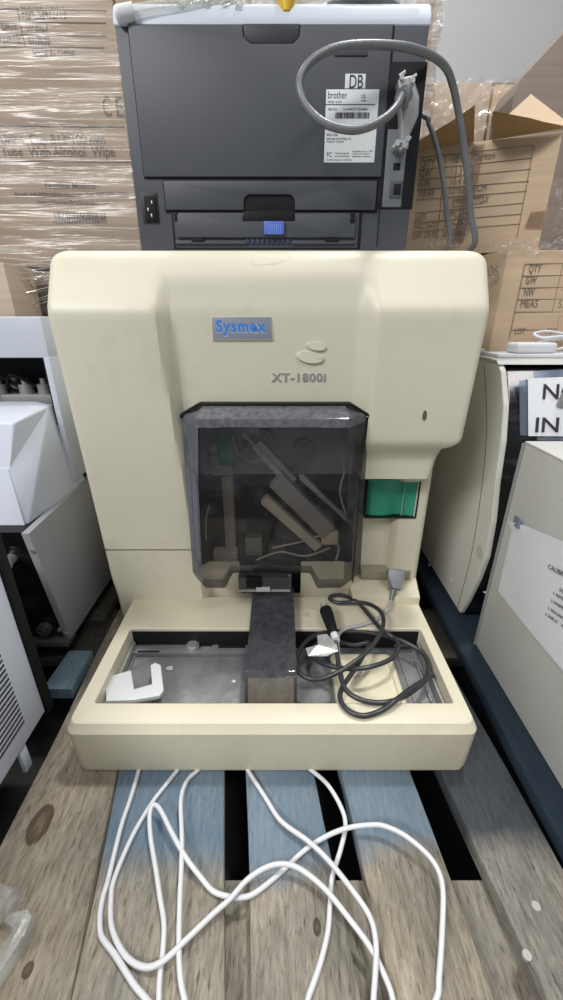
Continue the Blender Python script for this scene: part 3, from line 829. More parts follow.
db = pbox('letter_sticker', 345, 75.5, 364.5, 90, M['label'], -.0040, .001, .0001, door)
textm('sticker_letters', [('DB', .0125, facing(at(348.5, 88.2, y=yl)), .0165)], M['ink'], door, .0001, .01)

# ---- thick grey cable out of the printer
cb = root('parallel_cable', tuple(at(405, 130, y=.655)), 'thick grey cable looping out of the socket on the back of the printer', 'cable')
m = MB()
pl_ = [(407, 92, .652), (402, 96, .628), (396, 107, .607), (385, 118, .596), (368, 127, .589), (350, 130, .588), (326, 124, .592), (308, 109, .598), (300, 92, .602), (301, 76, .606), (313, 60, .612), (333, 49, .618), (357, 45, .624),
       (384, 45, .630), (410, 48, .640), (432, 56, .655), (446, 68, .670), (453, 86, .682), (458, 110, .693), (463, 140, .702), (468, 180, .712), (471, 215, .722), (473.5, 246, .732)]
m.tube([at(u, v, y=y) for u, v, y in pl_]+[Vector((.258+.020, .80, .6430)), Vector((.272, .90, .6430))], .0044, n=14)
m.build('cable_sheath', M['cable'], cb)
q = [at(396, 82, y=.655), at(411, 78, y=.655), at(418, 100, y=.655), at(417, 118, y=.655), at(408, 138, y=.655), at(407, 151, y=.655), at(399, 148, y=.655), at(399, 120, y=.655), at(398, 100, y=.655)]
m = MB(); m.prism([(p.x, p.z) for p in q], .6465, .6630, 'y', .003, seg=3); hood = m.build('connector_hood', M['steeldull'], cb)
for (u, v) in ((401, 79), (412, 82)): 
    m = MB(); c = at(u, v, y=.648); m.cyl((c.x, .643, c.z), (c.x, .660, c.z), .0026); m.cyl((c.x-.003, .646, c.z+.002), (c.x+.004, .646, c.z+.006), .0016); m.build('clamp_screw', M['steel'], cb)
for (u, v) in ((396, 145), (403, 147), (406, 141)):
    m = MB(); c = at(u, v, y=.648); m.cyl((c.x, .640, c.z), (c.x, .660, c.z), .0032); m.cyl((c.x-.005, .645, c.z-.003), (c.x+.005, .645, c.z+.003), .0014); m.build('clamp_screw', M['steel'], cb)
m = MB()
for (u, v, y) in ((405, 93.5, .640), (403.5, 95, .634), (402.2, 96.8, .629)):
    c = at(u, v, y=y); m.cyl(c+Vector((.002, .0045, .001)), c-Vector((.0015, .002, .0012)), .0085, .0078, n=18)
m.build('strain_relief', M['cable'], cb)
# second thinner cable behind it
m = MB()
pl2 = [(424, 116, .760), (429, 124, .752), (437, 148, .748), (443, 180, .745), (446.5, 212, .744), (448, 246, .745)]
m.tube([Vector((.170, .99, .86)), Vector((.183, .87, .875))]+[at(u, v, y=y) for u, v, y in pl2]+[Vector((.236, .80, .6400)), Vector((.232, .92, .6395))], .0034, n=12)
tag(m.build('grey_cable', M['cable']), 'thinner grey cable hanging behind the right edge of the printer', 'cable')
# ---- things lying on the printer
ZT = zt+.030
m = MB()
m.tube([at(122, 14, y=.662)+Vector((0, 0, 0)), at(150, 9, y=.665), at(200, 3.5, y=.672), at(240, -2, y=.69)], .0058, n=14)
tb = m.build('plastic_tube', M['milky']); tag(tb, 'clear plastic tube with a white cap, lying on the left end of the printer top', 'tube')
m = MB(); m.cyl(at(119, 14.8, y=.660), at(134, 11.8, y=.6625), .0080, .0080, n=20); m.cyl(at(116, 15.4, y=.6595), at(120, 14.6, y=.660), .0062, .0078, n=20); m.build('tube_cap', M['white'], tb)
# crumpled bag of clear tubing
random.seed(12)
bag = root('bag_of_fittings', tuple(Vector((-.02, .72, ZT))), 'crumpled clear bag of plastic fittings on top of the printer', 'bag')
m = MB(); n_ = 44; k_ = 12; vv = []; ff = []
for i in range(n_+1):
    for j in range(k_+1):
        x = -.12+.285*i/n_; y = .668+.10*j/k_
        h = .016+.022*noise.noise(Vector((x*45, y*30, 2)))+.010*noise.noise(Vector((x*120, y*90, 5)))
        h *= sstep(0, 2, j)*sstep(0, 5, i)*sstep(0, 5, n_-i)*sstep(0, 3, k_-j)*.55+.45
        vv.append((x, y, ZT+.0015+h if 0 < j else ZT-.004+random.uniform(0, .004)))
for i in range(n_):
    for j in range(k_): a_ = i*(k_+1)+j; ff.append((a_, a_+1, a_+k_+2, a_+k_+1))
m.add(vv, ff); bg = m.build('bag_film', M['clear'], bag, ang=20)
for i, (a_, b_) in enumerate((((205, 5, .668), (225, -6, .70)), ((222, 3, .668), (262, -8, .71)), ((238, 8, .667), (246, -4, .70)), ((180, 6, .668), (215, -8, .71)))):
    m = MB(); m.tube([at(a_[0], a_[1], y=a_[2]), at((a_[0]+b_[0])/2, (a_[1]+b_[1])/2-2, y=(a_[2]+b_[2])/2), at(b_[0], b_[1], y=b_[2])], .0035, n=10)
    m.build('tube_fitting', M['milky'], bag)
c = at(288, 3, y=.671); m = MB(); m.cyl(c+Vector((-.002, 0, -.009)), c+Vector((-.002, .004, .004)), .0052, .0105, n=24); m.cyl(c+Vector((-.002, .004, .004)), c+Vector((-.002, .007, .016)), .0105, .0095, n=24)
tag(m.build('yellow_cap', M['yellow']), 'small yellow plastic cap on the top edge of the printer', 'cap')
m = MB(); m.tube([at(329, 8, y=.70), at(343, 2, y=.69), at(365, -1.5, y=.685), at(386, 4, y=.69), at(397, 9, y=.70)], .0058, n=12)
tag(m.build('dark_hose', M['cable']), 'dark grey hose arching over the right of the printer top', 'hose')
# crinkled wrap hanging over the printer top from the stack behind is built with the stack
# ================================================================== cables and bracket on the tray
def path8(pts, zf):
    out = []
    for p in pts:
        u, v = 290+p[0]*.302, 570+p[1]*.302
        out.append(at(u, v, z=p[2] if len(p) > 2 else zf))
    return out
cbk = root('mains_cord', tuple(at(345, 660, z=.0885)), 'black mains cord coiled over the right side of the cream tray, with its plug', 'cord')
P_ = [(146, 216, .106), (154, 255, .100), (160, 310, .096), (172, 368, .095), (198, 410, .094), (262, 437, .093), (340, 434, .0935), (410, 398, .088), (455, 350, .080), (450, 290, .078), (400, 248, .080), (330, 222, .082),
      (250, 206, .082), (160, 204, .085), (90, 214, .085), (42, 250, .085), (22, 300, .088), (36, 345, .092), (92, 362, .0935), (165, 336, .098), (235, 288, .104), (284, 236, .106), (309, 180, .109), (301, 140, .110), (265, 114, .107),
      (215, 106, .100), (160, 108, .096), (132, 97, .095), (140, 85, .096), (175, 84, .096), (222, 106, .098), (262, 150, .097), (300, 195, .094), (345, 226, .090), (359, 255, .092), (336, 293, .094), (262, 322, .094), (180, 326, .090), (105, 308, .084), (74, 278, .080),
      (90, 246, .076), (150, 238, .075), (215, 248, .075), (262, 240, .078), (252, 268, .086), (214, 330, .088), (176, 385, .090), (166, 425, .093), (190, 463, .0935), (240, 483, .0935), (300, 467, .0940), (352, 430, .100), (405, 390, .092), (470, 350, .080)]
m = MB(); m.tube(path8(P_, .09), .0035, n=12, sub=7); m.build('cord', M['cableblk'], cbk)
# plug
pa, pb = path8([(118, 132, .108), (146, 214, .106)], 0)
d = (pb-pa).normalized()
m = MB(); m.tube([pa-d*.0005, pa+d*.006, pa+d*.014, pb-d*.006, pb], .0105, n=16, rf=lambda t: (.78 if t < .05 else 1.0 if t < .5 else 1.0-.55*(t-.5)/.5)); 
plug = m.build('plug', M['black'], cbk)
m = MB(); 
for o_ in (-.005, .005):
    s_ = d.cross(Vector((0, 0, 1))).normalized()*o_
    m.cyl(pa+s_, pa+s_-d*.016, .0018, n=8)
m.build('plug_pins', M['steel'], plug)
# white tag folded on the cord
q = path8([(52, 262, .108), (112, 250, .108), (128, 222, .112), (88, 216, .112), (118, 212, .113), (158, 262, .106), (145, 280, .102), (66, 284, .101)], 0)
m = MB(); pts_ = path8([(52, 258, .107), (92, 248, .109), (90, 216, .112), (122, 212, .112), (156, 250, .107), (160, 268, .105), (120, 284, .104), (60, 284, .104)], 0)
n = len(pts_); m.add(pts_+[p-Vector((0, 0, .0012)) for p in pts_], [tuple(range(n)), tuple(range(n, 2*n))[::-1]]+[(i, (i+1) % n, n+(i+1) % n, n+i) for i in range(n)])
tg = m.build('cord_tag', M['milky'], cbk, smooth=False); tg['label'] = 'whitish paper tag wrapped round the cord'
m = MB(); m.cyl(pb-d*.002, pb+d*.012, .0062, n=14); m.build('tag_wrap', M['white'], cbk)
# grey serial plug and lead
sr = root('serial_cable', tuple(at(395, 590, z=.1035)), 'grey serial plug and lead hanging from the socket under the green panel', 'cable')
a = at(394, 577, y=.634); b = at(391, 590, z=.1195)
m = MB(); m.prism([(-.0150, .018), (.0150, .018), (.0155, .004), (.0070, -.018), (-.0070, -.018), (-.0155, .004)], -.0075, .0075, 'y', .0025,
                  mx=Matrix.Translation(at(395.0, 583, y=.620)+Vector((0, 0, .008))) @ Matrix.Rotation(.10, 4, 'Y') @ Matrix.Rotation(-.75, 4, 'X'))
m.build('serial_plug', M['connector'], sr)
m = MB()
for du in (-6, 7): m.cyl(at(395+du, 575, y=.640), at(394+du*.8, 590, y=.612), .0024, n=8)
m.build('thumb_screws', M['steeldull'], sr)
m = MB(); m.cyl(at(393.5, 590, y=.604), at(391, 602, y=.592)+Vector((0, 0, .004)), .0056, .0040, n=14); m.build('boot', M['cable'], sr)
m = MB(); m.tube([at(391.2, 601, y=.594)+Vector((0, 0, .003)), at(388, 608, z=.100), at(384, 613, z=.0945), at(376, 620, z=.0925), at(362, 625, z=.0925), at(345, 629, z=.0925), at(338, 636, z=.092), at(338, 650, z=.088), at(341, 672, z=.086), at(344, 690, z=.085)], .0030, n=12)
m.build('lead', M['cablelt'], sr)
# white plastic bracket
pts = [(106, 677), (131, 670), (134, 689), (152, 684), (150.5, 665), (155.5, 662.5), (160.6, 665), (163.7, 690), (159.5, 695.5), (134, 700), (106, 701)]
q = [at(u, v, z=.073) for u, v in pts]
m = MB(); m.prism([(p.x, max(p.y, .3915)) for p in q], .0665, .0730, 'z', .0012)
tag(m.build('white_bracket', M['white']), 'white plastic hooked bracket lying in the left tray', 'bracket')
# ================================================================== white network cables on the boards
def cable(name, label, pts, r=.0027):
    out = []
    for p in pts:
        out.append(at(p[0], p[1], z=p[2]) if len(p) == 3 else Vector(p[:3]))
    m = MB(); m.tube(out, r, n=12, sub=8)
    return tag(m.build(name, M['cablewht']), label, 'cable', 'white cables looped on the pallet')
R = .0034
cable('network_cable', 'white cable, leftmost at the base edge, turning back up beside the narrow loop', [(142, 757, R), (138, 773, R), (130, 800, R), (121, 827, R), (108, 880, R), (103, 897, R), (100, 915, R), (100.5, 933, R), (105, 942, R), (115, 955, R), (133, 983, R), (147, 1000, R), (170, 1030, R), (188, 1040, R),
    (191, 1020, R), (185, 1000, R+.003), (180.5, 977, R+.006), (179, 945, R+.007), (180, 897, R+.008), (181, 877, R+.009), (182, 840, R+.010), (181, 800, R+.006), (187, 781, R), (197, 771, R), (206, 762, R)])
cable('network_cable', 'white cable curving in a wide U at lower left, then arching over the middle', [(184, 762, R), (176, 772, R), (165, 786, R), (152, 803, R), (133, 835, R), (115, 877, R), (111, 899, R), (112, 928, R), (125, 955, R), (144, 967, R+.002), (163, 961, R+.007), (187, 939, R+.009), (213, 914, R+.008), (230, 899, R+.008), (247, 880, R+.010), (265, 868, R+.012),
    (282, 864, R+.013), (300, 869, R+.012), (325, 889, R+.009), (351, 921, R+.006), (370, 947, R+.003), (383, 972, R), (393, 1000, R), (394, 1035, R), (384, 1045, R), (374, 1020, R+.003), (373.5, 1000, R+.003), (375.5, 970, R+.005), (376, 943, R+.008), (370, 917, R+.011), (353, 891, R+.012), (329, 861, R+.009), (308, 841, R+.007), (281, 821, R+.004), (265, 797, R), (249, 772, R), (242, 760, R)])
cable('network_cable', 'white cable with a narrow raised loop on the left and a wide arc at right', [(158, 1035, R), (159, 1000, R), (160, 977, R), (163, 950, R+.002), (164, 923, R+.003), (160, 897, R+.004), (156, 870, R+.006), (151, 840, R+.008), (149.5, 820, R+.012), (151, 808, R+.014), (155, 805, R+.015), (161, 811, R+.014), (173, 835, R+.012), (187, 859, R+.009), (203, 880, R+.003), (213, 891, R), (226, 896, R), (240, 897.5, R), (255, 893, R), (279, 874, R), (305, 850, R), (327, 836, R+.004), (348, 828, R+.010), (370, 825, R+.014),
    (384, 826, R+.016), (404, 835, R+.018), (426, 853, R+.016), (438, 870, R+.014), (443, 892, R+.011), (442, 934, R+.008), (439, 978, R+.004), (436, 1000, R), (410, 1050, R), (340, 1065, R), (305, 1030, R), (308, 1000, R), (313, 985, R), (321, 961, R), (328, 931, R), (330, 905, R), (332, 878, R), (341, 848, R), (345.5, 824, R), (340, 805, R), (327, 784, R), (311, 770, R), (300, 762, R)])
# clear plastic clip, bottom left
cl = root('plastic_fitting', tuple(at(10, 920, z=.002)), 'clear plastic angled fitting at the lower left of the pallet', 'fitting')
def zq(zm): return [at(u, v, z=zm) for u, v in ((10, 912), (28, 908), (32, 916), (24, 935), (4, 965), (-8, 985), (-14, 975), (0, 950), (13, 928), (3, 922))]
m = MB(); q = zq(.02); m.prism([(p.x, p.y) for p in q], .0005, .020, 'z', .002); m.build('angled_body', M['milky'], cl)
m = MB(); c = at(3, 900, z=.015); m.cyl(c+Vector((-.02, .003, 0)), c+Vector((.010, -.004, 0)), .0125, n=24); m.cyl(c+Vector((.008, -.0036, 0)), c+Vector((.016, -.006, 0)), .009, n=24)
m.build('round_collar', M['clear'], cl)
# ================================================================== pallet
pal = root('wooden_pallet', (0, .5, -.14), 'long wooden pallet with blue paint worn off, carrying the cream analyser', 'pallet')
BLUE = (.15, .30, .50)
W = [woodm('wood_natural', (.46,.41,.33), (.22,.18,.13), BLUE, 5.0, seed=1.3, knots=((at(40, 824, z=0).x, at(40, 824, z=0).y, .013, .022), (at(28, 970, z=0).x, at(28, 970, z=0).y, .005, .006))),
     woodm('wood_blue_a', (.44,.41,.345), (.22,.19,.15), (.13,.225,.33), .250, soft=.014, seed=2.1),
     woodm('wood_blue_b', (.45,.41,.345), (.21,.18,.14), (.15,.25,.35), .245, soft=.014, seed=4.7, knots=((at(317, 927, z=0).x, at(317, 927, z=0).y, .004, .007),)),
     woodm('wood_blue_c', (.45,.405,.33), (.22,.18,.13), (.145,.24,.34), .262, soft=.014, seed=6.2),
     woodm('wood_grey', (.34,.32,.28), (.14,.13,.12), (.035,.045,.058), .275, soft=.014, wear=.15, seed=8.8),
     woodm('wood_navy', (.07,.09,.11), (.03,.04,.05), (.022,.040,.062), -1, wear=.3, seed=3.3),
     woodm('wood_under', (.40,.37,.31), (.20,.18,.15), None, seed=5.1),
     woodm('wood_leftblue', (.42,.42,.36), (.2,.2,.17), (.14,.29,.40), -1, wear=.45, seed=7.7)]
W.append(woodm('wood_shadowy', (.10,.09,.075), (.05,.045,.04), None, seed=9.1))  # natural wood with the shade worked into its dark colour
def board(lx0, rx0, lx1, rx1, y0, y1, mat, z1=0.0, th=.021, name='deck_board', wav=.0012):
    """lx0,rx0: edges at y=.155; lx1,rx1 edges at y=.358 (extrapolated)"""
    def lx(y): return lx0+(lx1-lx0)*(y-.155)/.203
    def rx(y): return rx0+(rx1-rx0)*(y-.155)/.203
    n = 24; vv = []; ff = []
    rnd = random.Random(int((lx0+5)*1000))
    ph = rnd.uniform(0, 6)
    for i in range(n+1):
        y = y0+(y1-y0)*i/n
        a = lx(y)+wav*math.sin(y*19+ph); b = rx(y)+wav*math.sin(y*14+ph*2)
        zt_ = z1
        vv += [(a, y, z1-th), (b, y, z1-th), (b, y, z1-.0012), (b-.0012, y, zt_), (a+.0012, y, zt_), (a, y, z1-.0012)]
    for i in range(n):
        for k in range(6): ff.append((i*6+k, i*6+(k+1) % 6, (i+1)*6+(k+1) % 6, (i+1)*6+k))
    ff += [(0, 1, 2, 3, 4, 5)[::-1], tuple(n*6+k for k in range(6))]
    m = MB(); m.add(vv, ff); return m.build(name, mat, pal, ang=50)
board(-.318, -.189, -.326, -.219, -.05, .98, W[0])
board(-.1870, -.0510, -.2172, -.0757, -.05, 1.0, W[1])
board(-.0270, .0700, -.0475, .0440, -.05, 1.0, W[2])
board(.0990, .1890, .0785, .1720, -.05, 1.0, W[3])
board(.2348, .3145, .2137, .3030, -.05, 1.0, W[4])
board(.3230, .4350, .3255, .4350, -.05, 1.12, W[5])
board(.4500, .6200, .4500, .6200, -.05, 1.12, W[5])
board(.6400, .7800, .6400, .7800, -.05, 1.12, W[5])
# boards on the left: the near blue cross piece and the dark ones below the left machines
board(-.410, -.345, -.400, -.345, .49, .575, W[7], wav=.001)
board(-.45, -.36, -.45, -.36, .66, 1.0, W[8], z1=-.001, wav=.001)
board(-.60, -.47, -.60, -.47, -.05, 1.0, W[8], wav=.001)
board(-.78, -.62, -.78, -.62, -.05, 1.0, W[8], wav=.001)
# cross boards and blocks below
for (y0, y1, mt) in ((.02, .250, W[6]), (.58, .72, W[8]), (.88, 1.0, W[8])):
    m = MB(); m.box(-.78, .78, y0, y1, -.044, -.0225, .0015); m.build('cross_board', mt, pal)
for y in (.09, .62, .94):
    for x in (-.72, -.53, -.20, .27, .53, .72):
        m = MB(); m.box(x-.045, x+.045, y-.04, y+.04, -.118, -.0445, .002); m.build('block', W[5], pal)
for y in (.09, .62, .94):
    m = MB(); m.box(-.78, .78, y-.06, y+.06, -.1395, -.1185, .001); m.build('bottom_board', W[5], pal)
# nail heads
for (u, v, s) in ((536, 906, 3.4), (527, 1000-45, 3.5)):
    c = at(u, v, z=.0); m = MB(); m.cyl((c.x, c.y, -.004), (c.x, c.y, .0005), .0042, n=16); m.build('nail', pm('nail_dull', (.42,.40,.37), .6, .3), pal)

# ================================================================== room
m = MB(); m.box(-4, 4, -1.5, 3.62, -.20, -.14); o = m.build('floor', M['floor'], smooth=False); o['kind'] = 'structure'
m = MB(); m.box(-4, 4, 3.5, 3.6, -.14, 3.2); o = m.build('wall_back', M['wall'], smooth=False); o['kind'] = 'structure'

# ================================================================== left analyser
la_ = root('analyser_unit', (-.60, .85, 0), 'white and grey laboratory machine with an open black bay, left of the cream analyser', 'lab machine')
X0 = -.376
m = MB()
tz = .558
# upper body as a frame round the open bay (front y=.70)
def zz(v, y): return at(100, v, y=y).z
b1 = zz(358, .70); b2 = zz(396, .70)
m.box(-.86, X0, .70, .98, b1, tz, .003)
m.box(-.386, X0, .70, .98, .285, b1+.002, .002)
m.box(-.86, -.388, .80, .98, .29, b1+.002)
up = m.build('upper_body', M['anwhite'], la_)
m = MB(); m.box(-.86, -.387, .795, .80, b2-.06, b1+.001); m.build('bay_back', M['black'], la_, smooth=False)
m = MB(); m.box(-.86, -.387, .704, .795, b1-.0005, b1+.0005); m.build('bay_roof', M['black'], la_, smooth=False)
m = MB(); m.box(-.3885, -.3865, .702, .795, b2-.05, b1); m.build('bay_side', M['black'], la_, smooth=False)
m = MB()
zb_ = zz(392, .74)
for (x, y) in ((-.50, .745), (-.455, .75), (-.425, .755), (-.485, .77)): m.cyl((x, y, zb_-.02), (x, y, zb_+.012), .012, n=16); m.cyl((x, y, zb_+.012), (x, y, zb_+.022), .006, n=12)
m.box(-.60, -.402, .735, .765, zb_-.03, zb_-.004, .002)
m.build('bay_mechanism', M['steeldull'], la_)
m = MB(); 
for k in range(3): m.tube([Vector((-.55+.03*k, .75, zb_+.0)), Vector((-.53+.03*k, .74, zb_+.03)), Vector((-.50+.03*k, .75, zb_+.01)), Vector((-.47+.03*k, .76, zb_-.005))], .003)
m.build('bay_tubing', M['black'], la_)
# hood
A = at(50, 405, y=.70); B = at(14, 423, y=.625); C_ = at(8, 468, y=.60); D = at(28, 531, y=.565); E = Vector((X0, .735, .272)); A2 = Vector((-.39, .735, A.z+.004))
def lf(p): return Vector((-.86, p.y, p.z))
At = at(36, 401, y=.703)
pts_ = [A, B, C_, D, E, Vector((A.x, .735, .40))]
vv = [At, A, B, C_, D, E, lf(At), lf(B), lf(C_), lf(D), Vector((-.86, .735, .272)), Vector((-.386, .735, A.z))]
ff = [(0, 1, 2), (0, 2, 7, 6), (2, 3, 8, 7), (3, 4, 9, 8), (1, 11, 5, 4), (1, 4, 3, 2), (4, 5, 10, 9), (0, 6, 10, 5, 11, 1)]
m = MB(); m.add(vv, ff); hood_ = m.build('hood', M['anwhite'], la_, smooth=False)
bvl = hood_.modifiers.new('b', 'BEVEL'); bvl.width = .0025; bvl.segments = 2; bvl.limit_method = 'ANGLE'; bvl.angle_limit = .2
# small lip on front panel of the hood
q0 = at(-2, 468, y=.598); q1 = at(8, 469, y=.598); q2 = at(27, 531, y=.563); 
vv = [Vector((-.86, .5975, q1.z)), Vector((q1.x, .5975, q1.z)), Vector((q2.x, .5615, q2.z)), Vector((-.86, .5615, q2.z))]
m = MB(); m.add(vv+[v+Vector((0, .006, -.001)) for v in vv], [(0, 1, 2, 3), (4, 7, 6, 5), (0, 4, 5, 1), (1, 5, 6, 2), (2, 6, 7, 3), (3, 7, 4, 0)])
m.build('front_panel', M['anwhite'], la_, smooth=False)
# grey lower body
m = MB(); poly = [(.5385, .262), (.7270, .270), (.97, .279), (.97, .03), (.572, .03)]
m.prism(poly, X0-.012, X0, 'x', .0015)
m.build('side_panel', M['angrey'], la_)['label'] = 'grey metal side panel'
m = MB(); m.prism([(.542, .262), (.965, .27), (.965, .03), (.575, .03)], -.86, X0-.0125, 'x', .002); fr_ = m.build('black_front', M['blackgloss'], la_)
c = at(46, 627, y=.571); m = MB(); m.cyl((c.x, .560, c.z), (c.x, .574, c.z), .012, n=24); m.cyl((c.x, .557, c.z), (c.x, .561, c.z), .006, n=16)
m.build('inlet_fitting', M['darkmetal'], la_)
m = MB(); c = at(34, 604, y=.57); m.box(c.x-.007, c.x+.007, .5655, .571, c.z-.008, c.z+.008, .001); m.build('small_socket', M['angrey'], la_)
m = MB(); c = at(12, 558, y=.548); m.cyl((c.x, .530, c.z), (c.x, .56, c.z), .008, n=16); m.cyl((c.x, .528, c.z), (c.x, .532, c.z), .011, n=16); m.build('metal_knob', M['steel'], la_)
for (u, v) in ((33, 550), (60, 629), (66, 633)):
    c = at(u, v, y=.545 if v < 600 else .570); m = MB(); m.cyl((c.x, c.y-.004, c.z), (c.x, c.y+.006, c.z), .0035, n=10); m.build('screw', M['steel'], la_)
m = MB(); m.box(-.47, X0, .560, .59, .022, .034, .002); m.build('bottom_flange', M['darkmetal'], la_)
for (x, y) in ((-.50, .66), (-.50, .92), (-.72, .66), (-.72, .92)):
    m = MB(); m.cyl((x, y, 0), (x, y, .0305), .02, .022, n=20); m.build('foot', M['black'], la_)

# ================================================================== louvred unit, near left
lv = root('vented_unit', (-.55, .2, 0), 'white unit with a slotted vent panel at the left edge, nearest on the pallet', 'lab machine')
XV = -.352
zt_l = .300; yb_l = at(45, 711, x=XV).y; zb_l = at(45, 711, x=XV).z
m = MB(); m.box(XV-.004, XV, -.02, yb_l, zb_l, zt_l, .0012); vp = m.build('vent_panel', M['louvre'], lv)
# slanting slots in two columns
m = MB()
cols = ((.225, .300), (.312, .392))
z = zb_l+.030
nsl = 0
while z < zt_l-.02:
    for (ya_, yb_) in cols:
        s = .10
        dz_ = (yb_-ya_)*s
        m.add([(XV+.0006, ya_, z), (XV+.0006, yb_, z+dz_*0), (XV+.0006, yb_, z+.0028), (XV+.0006, ya_, z+.0028), (XV-.002, ya_, z), (XV-.002, yb_, z), (XV-.002, yb_, z+.0028), (XV-.002, ya_, z+.0028)],
              [(0, 1, 2, 3), (4, 7, 6, 5), (0, 4, 5, 1), (3, 2, 6, 7), (0, 3, 7, 4), (1, 5, 6, 2)])
    z += .0078
m.build('vent_slots', pm('slot_dark', (.03,.03,.04), .8), vp, smooth=False)
m = MB(); m.box(-.78, XV-.006, -.02, yb_l+.018, .012, zt_l-.002, .003); m.box(XV-.03, XV+.004, yb_l+.001, yb_l+.016, .012, zt_l+.05, .001)
m.build('black_casing', M['black'], lv)
m = MB(); m.box(-.78, XV-.001, -.02, yb_l+.005, zt_l, zt_l+.006, .002); m.build('top_plate', M['louvre'], lv)
for (x, y) in ((-.50, .02), (-.50, .40), (-.72, .02), (-.72, .40)):
    m = MB(); m.cyl((x, y, 0), (x, y, .0125), .015, n=16); m.build('foot', M['black'], lv)
m = MB(); c = at(28, 768, x=XV-.004); m.box(c.x-.004, c.x+.002, c.y-.006, c.y+.008, c.z-.001, zb_l+.004, .001); m.build('panel_tab', M['louvre'], lv)

# ================================================================== right analyser with the NOT IN USE notice
ra = root('analyser_unit', (.60, .85, 0), 'cream machine with a black front and a NOT IN USE notice, at the right', 'lab machine')
XR1 = .354
side = [(.655, .020), (.640, .060), (.622, .120), (.612, .175), (.618, .24), (.634, .310), (.643, .374), (.660, .43), (.690, .478), (.705, .488), (.73, .490), (1.15, .490), (1.15, .02)]
m = MB(); m.prism(side, XR1, XR1+.010, 'x', .003, seg=3); sp = m.build('side_panel', M['r1cream'], ra, ang=30)
m = MB()
seam = [(at(484, 366, x=XR1-.0006)), at(486, 400, x=XR1-.0006), at(486, 440, x=XR1-.0006), at(480, 500, x=XR1-.0006), at(470, 560, x=XR1-.0006), at(457, 608, x=XR1-.0006)]
m.tube([Vector((XR1, p.y, p.z)) for p in seam], .0008, n=6); m.build('seam', M['groove'], sp)
fr1 = [(y+.002, z) for (y, z) in side[:9]]+[(.712, .482), (1.14, .482), (1.14, .03)]
m = MB(); m.prism(fr1, XR1+.0105, .95, 'x', .002); m.build('black_front', M['blackgloss'], ra, ang=30)
m = MB(); m.prism([(.698, .4865), (.706, .4930), (.73, .4945), (1.15, .4945), (1.15, .4905), (.705, .4885)], XR1-.002, .95, 'x', .0010); m.build('top_panel', pm('greybeige_top', (.50,.49,.46), .4), ra)
m = MB(); c = at(463, 564, x=XR1-.001)
for (u, v) in ((429, 565), (451, 580)):
    c = at(u, v, x=XR1); m.cyl((XR1-.0012, c.y, c.z), (XR1+.002, c.y, c.z), .0042, n=16)
m.build('blanking_plugs', M['white'], sp)
m = MB(); c = at(481, 553, x=XR1); m.cyl((XR1-.0008, c.y+.004, c.z), (XR1+.002, c.y+.004, c.z), .013, n=28)
m.build('finger_recess', pm('recess_shade', (.56,.55,.49), .5), sp)
m = MB(); c = at(483.5, 589, y=.640); m.cyl((c.x, c.y-.006, c.z), (c.x+.003, c.y+.004, c.z-.006), .004, n=12); m.build('door_catch', M['white'], ra)
for (x, y) in ((.385, .72), (.385, 1.1), (.54, .72), (.54, 1.1), (.72, .72), (.72, 1.1)):
    m = MB(); m.cyl((x, y, 0), (x, y, .028), .016, n=16); m.build('foot', M['black'], ra)
# notice in a plastic sleeve
def fy(z):
    s_ = side
    for i in range(8):
        if s_[i][1] <= z <= s_[i+1][1]: return s_[i][0]+(s_[i+1][0]-s_[i][0])*(z-s_[i][1])/(s_[i+1][1]-s_[i][1])+.006
    return .70
def onfront(u, v, off):
    p = at(u, v, y=.65)
    for _ in range(12): p = at(u, v, y=.643+(p.z-.374)*.29+.006-off)
    return p
def sheet(name, quad, off, mat, parent, th=.0006):
    q = [onfront(u, v, off) for u, v in quad]
    m = MB(); n = len(q); m.add(q+[p+Vector((0, th, 0)) for p in q], [tuple(range(n)), tuple(range(n, 2*n))[::-1]]+[(i, (i+1) % n, n+(i+1) % n, n+i) for i in range(n)])
    return m.build(name, mat, parent, smooth=False)
sl = sheet('plastic_sleeve', [(519.5, 380.5), (534, 380), (533.5, 371), (640, 366), (640, 441), (537, 440.5), (537, 436.5), (520, 435)], .006, M['sleeve'], ra)
sl['label'] = 'bluish clear plastic sleeve'
no = sheet('paper_notice', [(528, 378.5), (640, 374), (640, 437), (528.5, 436)], .0085, M['paper'], ra); no['label'] = 'white paper reading NOT IN USE'
tl_ = math.atan(.29)
def tmx(u, v): return facing(onfront(u, v, .0095), tilt=-tl_)
textm('notice_letters', [('NOT', .0232, tmx(541, 399), .082), ('IN USE', .0232, tmx(533.5, 432), .118)], M['ink'], ra, .0003, .012)
c = onfront(560, 398, .011); m = MB(); m.prism([(c.x-.004, c.z-.012), (c.x+.012, c.z-.016), (c.x+.016, c.z+.018), (c.x+.004, c.z+.016)], c.y-.006, c.y+.001, 'y', .001); m.build('grey_clip', M['inkgrey'], ra)

# things on its top
ZR = .4948
m = MB(); m.box(.362, .93, .725, .80, ZR, ZR+.006, .002); tag(m.build('white_tray_lid', M['white']), 'thin white plastic lid lying along the top of the right machine', 'lid')
zl = ZR+.0062
ad = root('power_adapter', (.46, .76, zl), 'white power brick with its cable, on top of the right machine', 'power adapter')
m = MB(); m.box(-.036, .036, -.018, .018, 0, .017, .006, Matrix.Translation((.430, .752, zl)) @ Matrix.Rotation(.1, 4, 'Z'), seg=3); m.build('brick', M['white'], ad)
m = MB(); m.tube([Vector((.462, .756, zl+.008)), Vector((.485, .76, zl+.006)), Vector((.51, .765, zl+.016)), Vector((.50, .775, zl+.028)), Vector((.465, .775, zl+.034)), Vector((.44, .77, zl+.030)), Vector((.452, .76, zl+.024)), Vector((.49, .758, zl+.026)), Vector((.54, .765, zl+.016)), Vector((.60, .77, zl+.005))], .0022); m.build('adapter_cable', M['white'], ad)
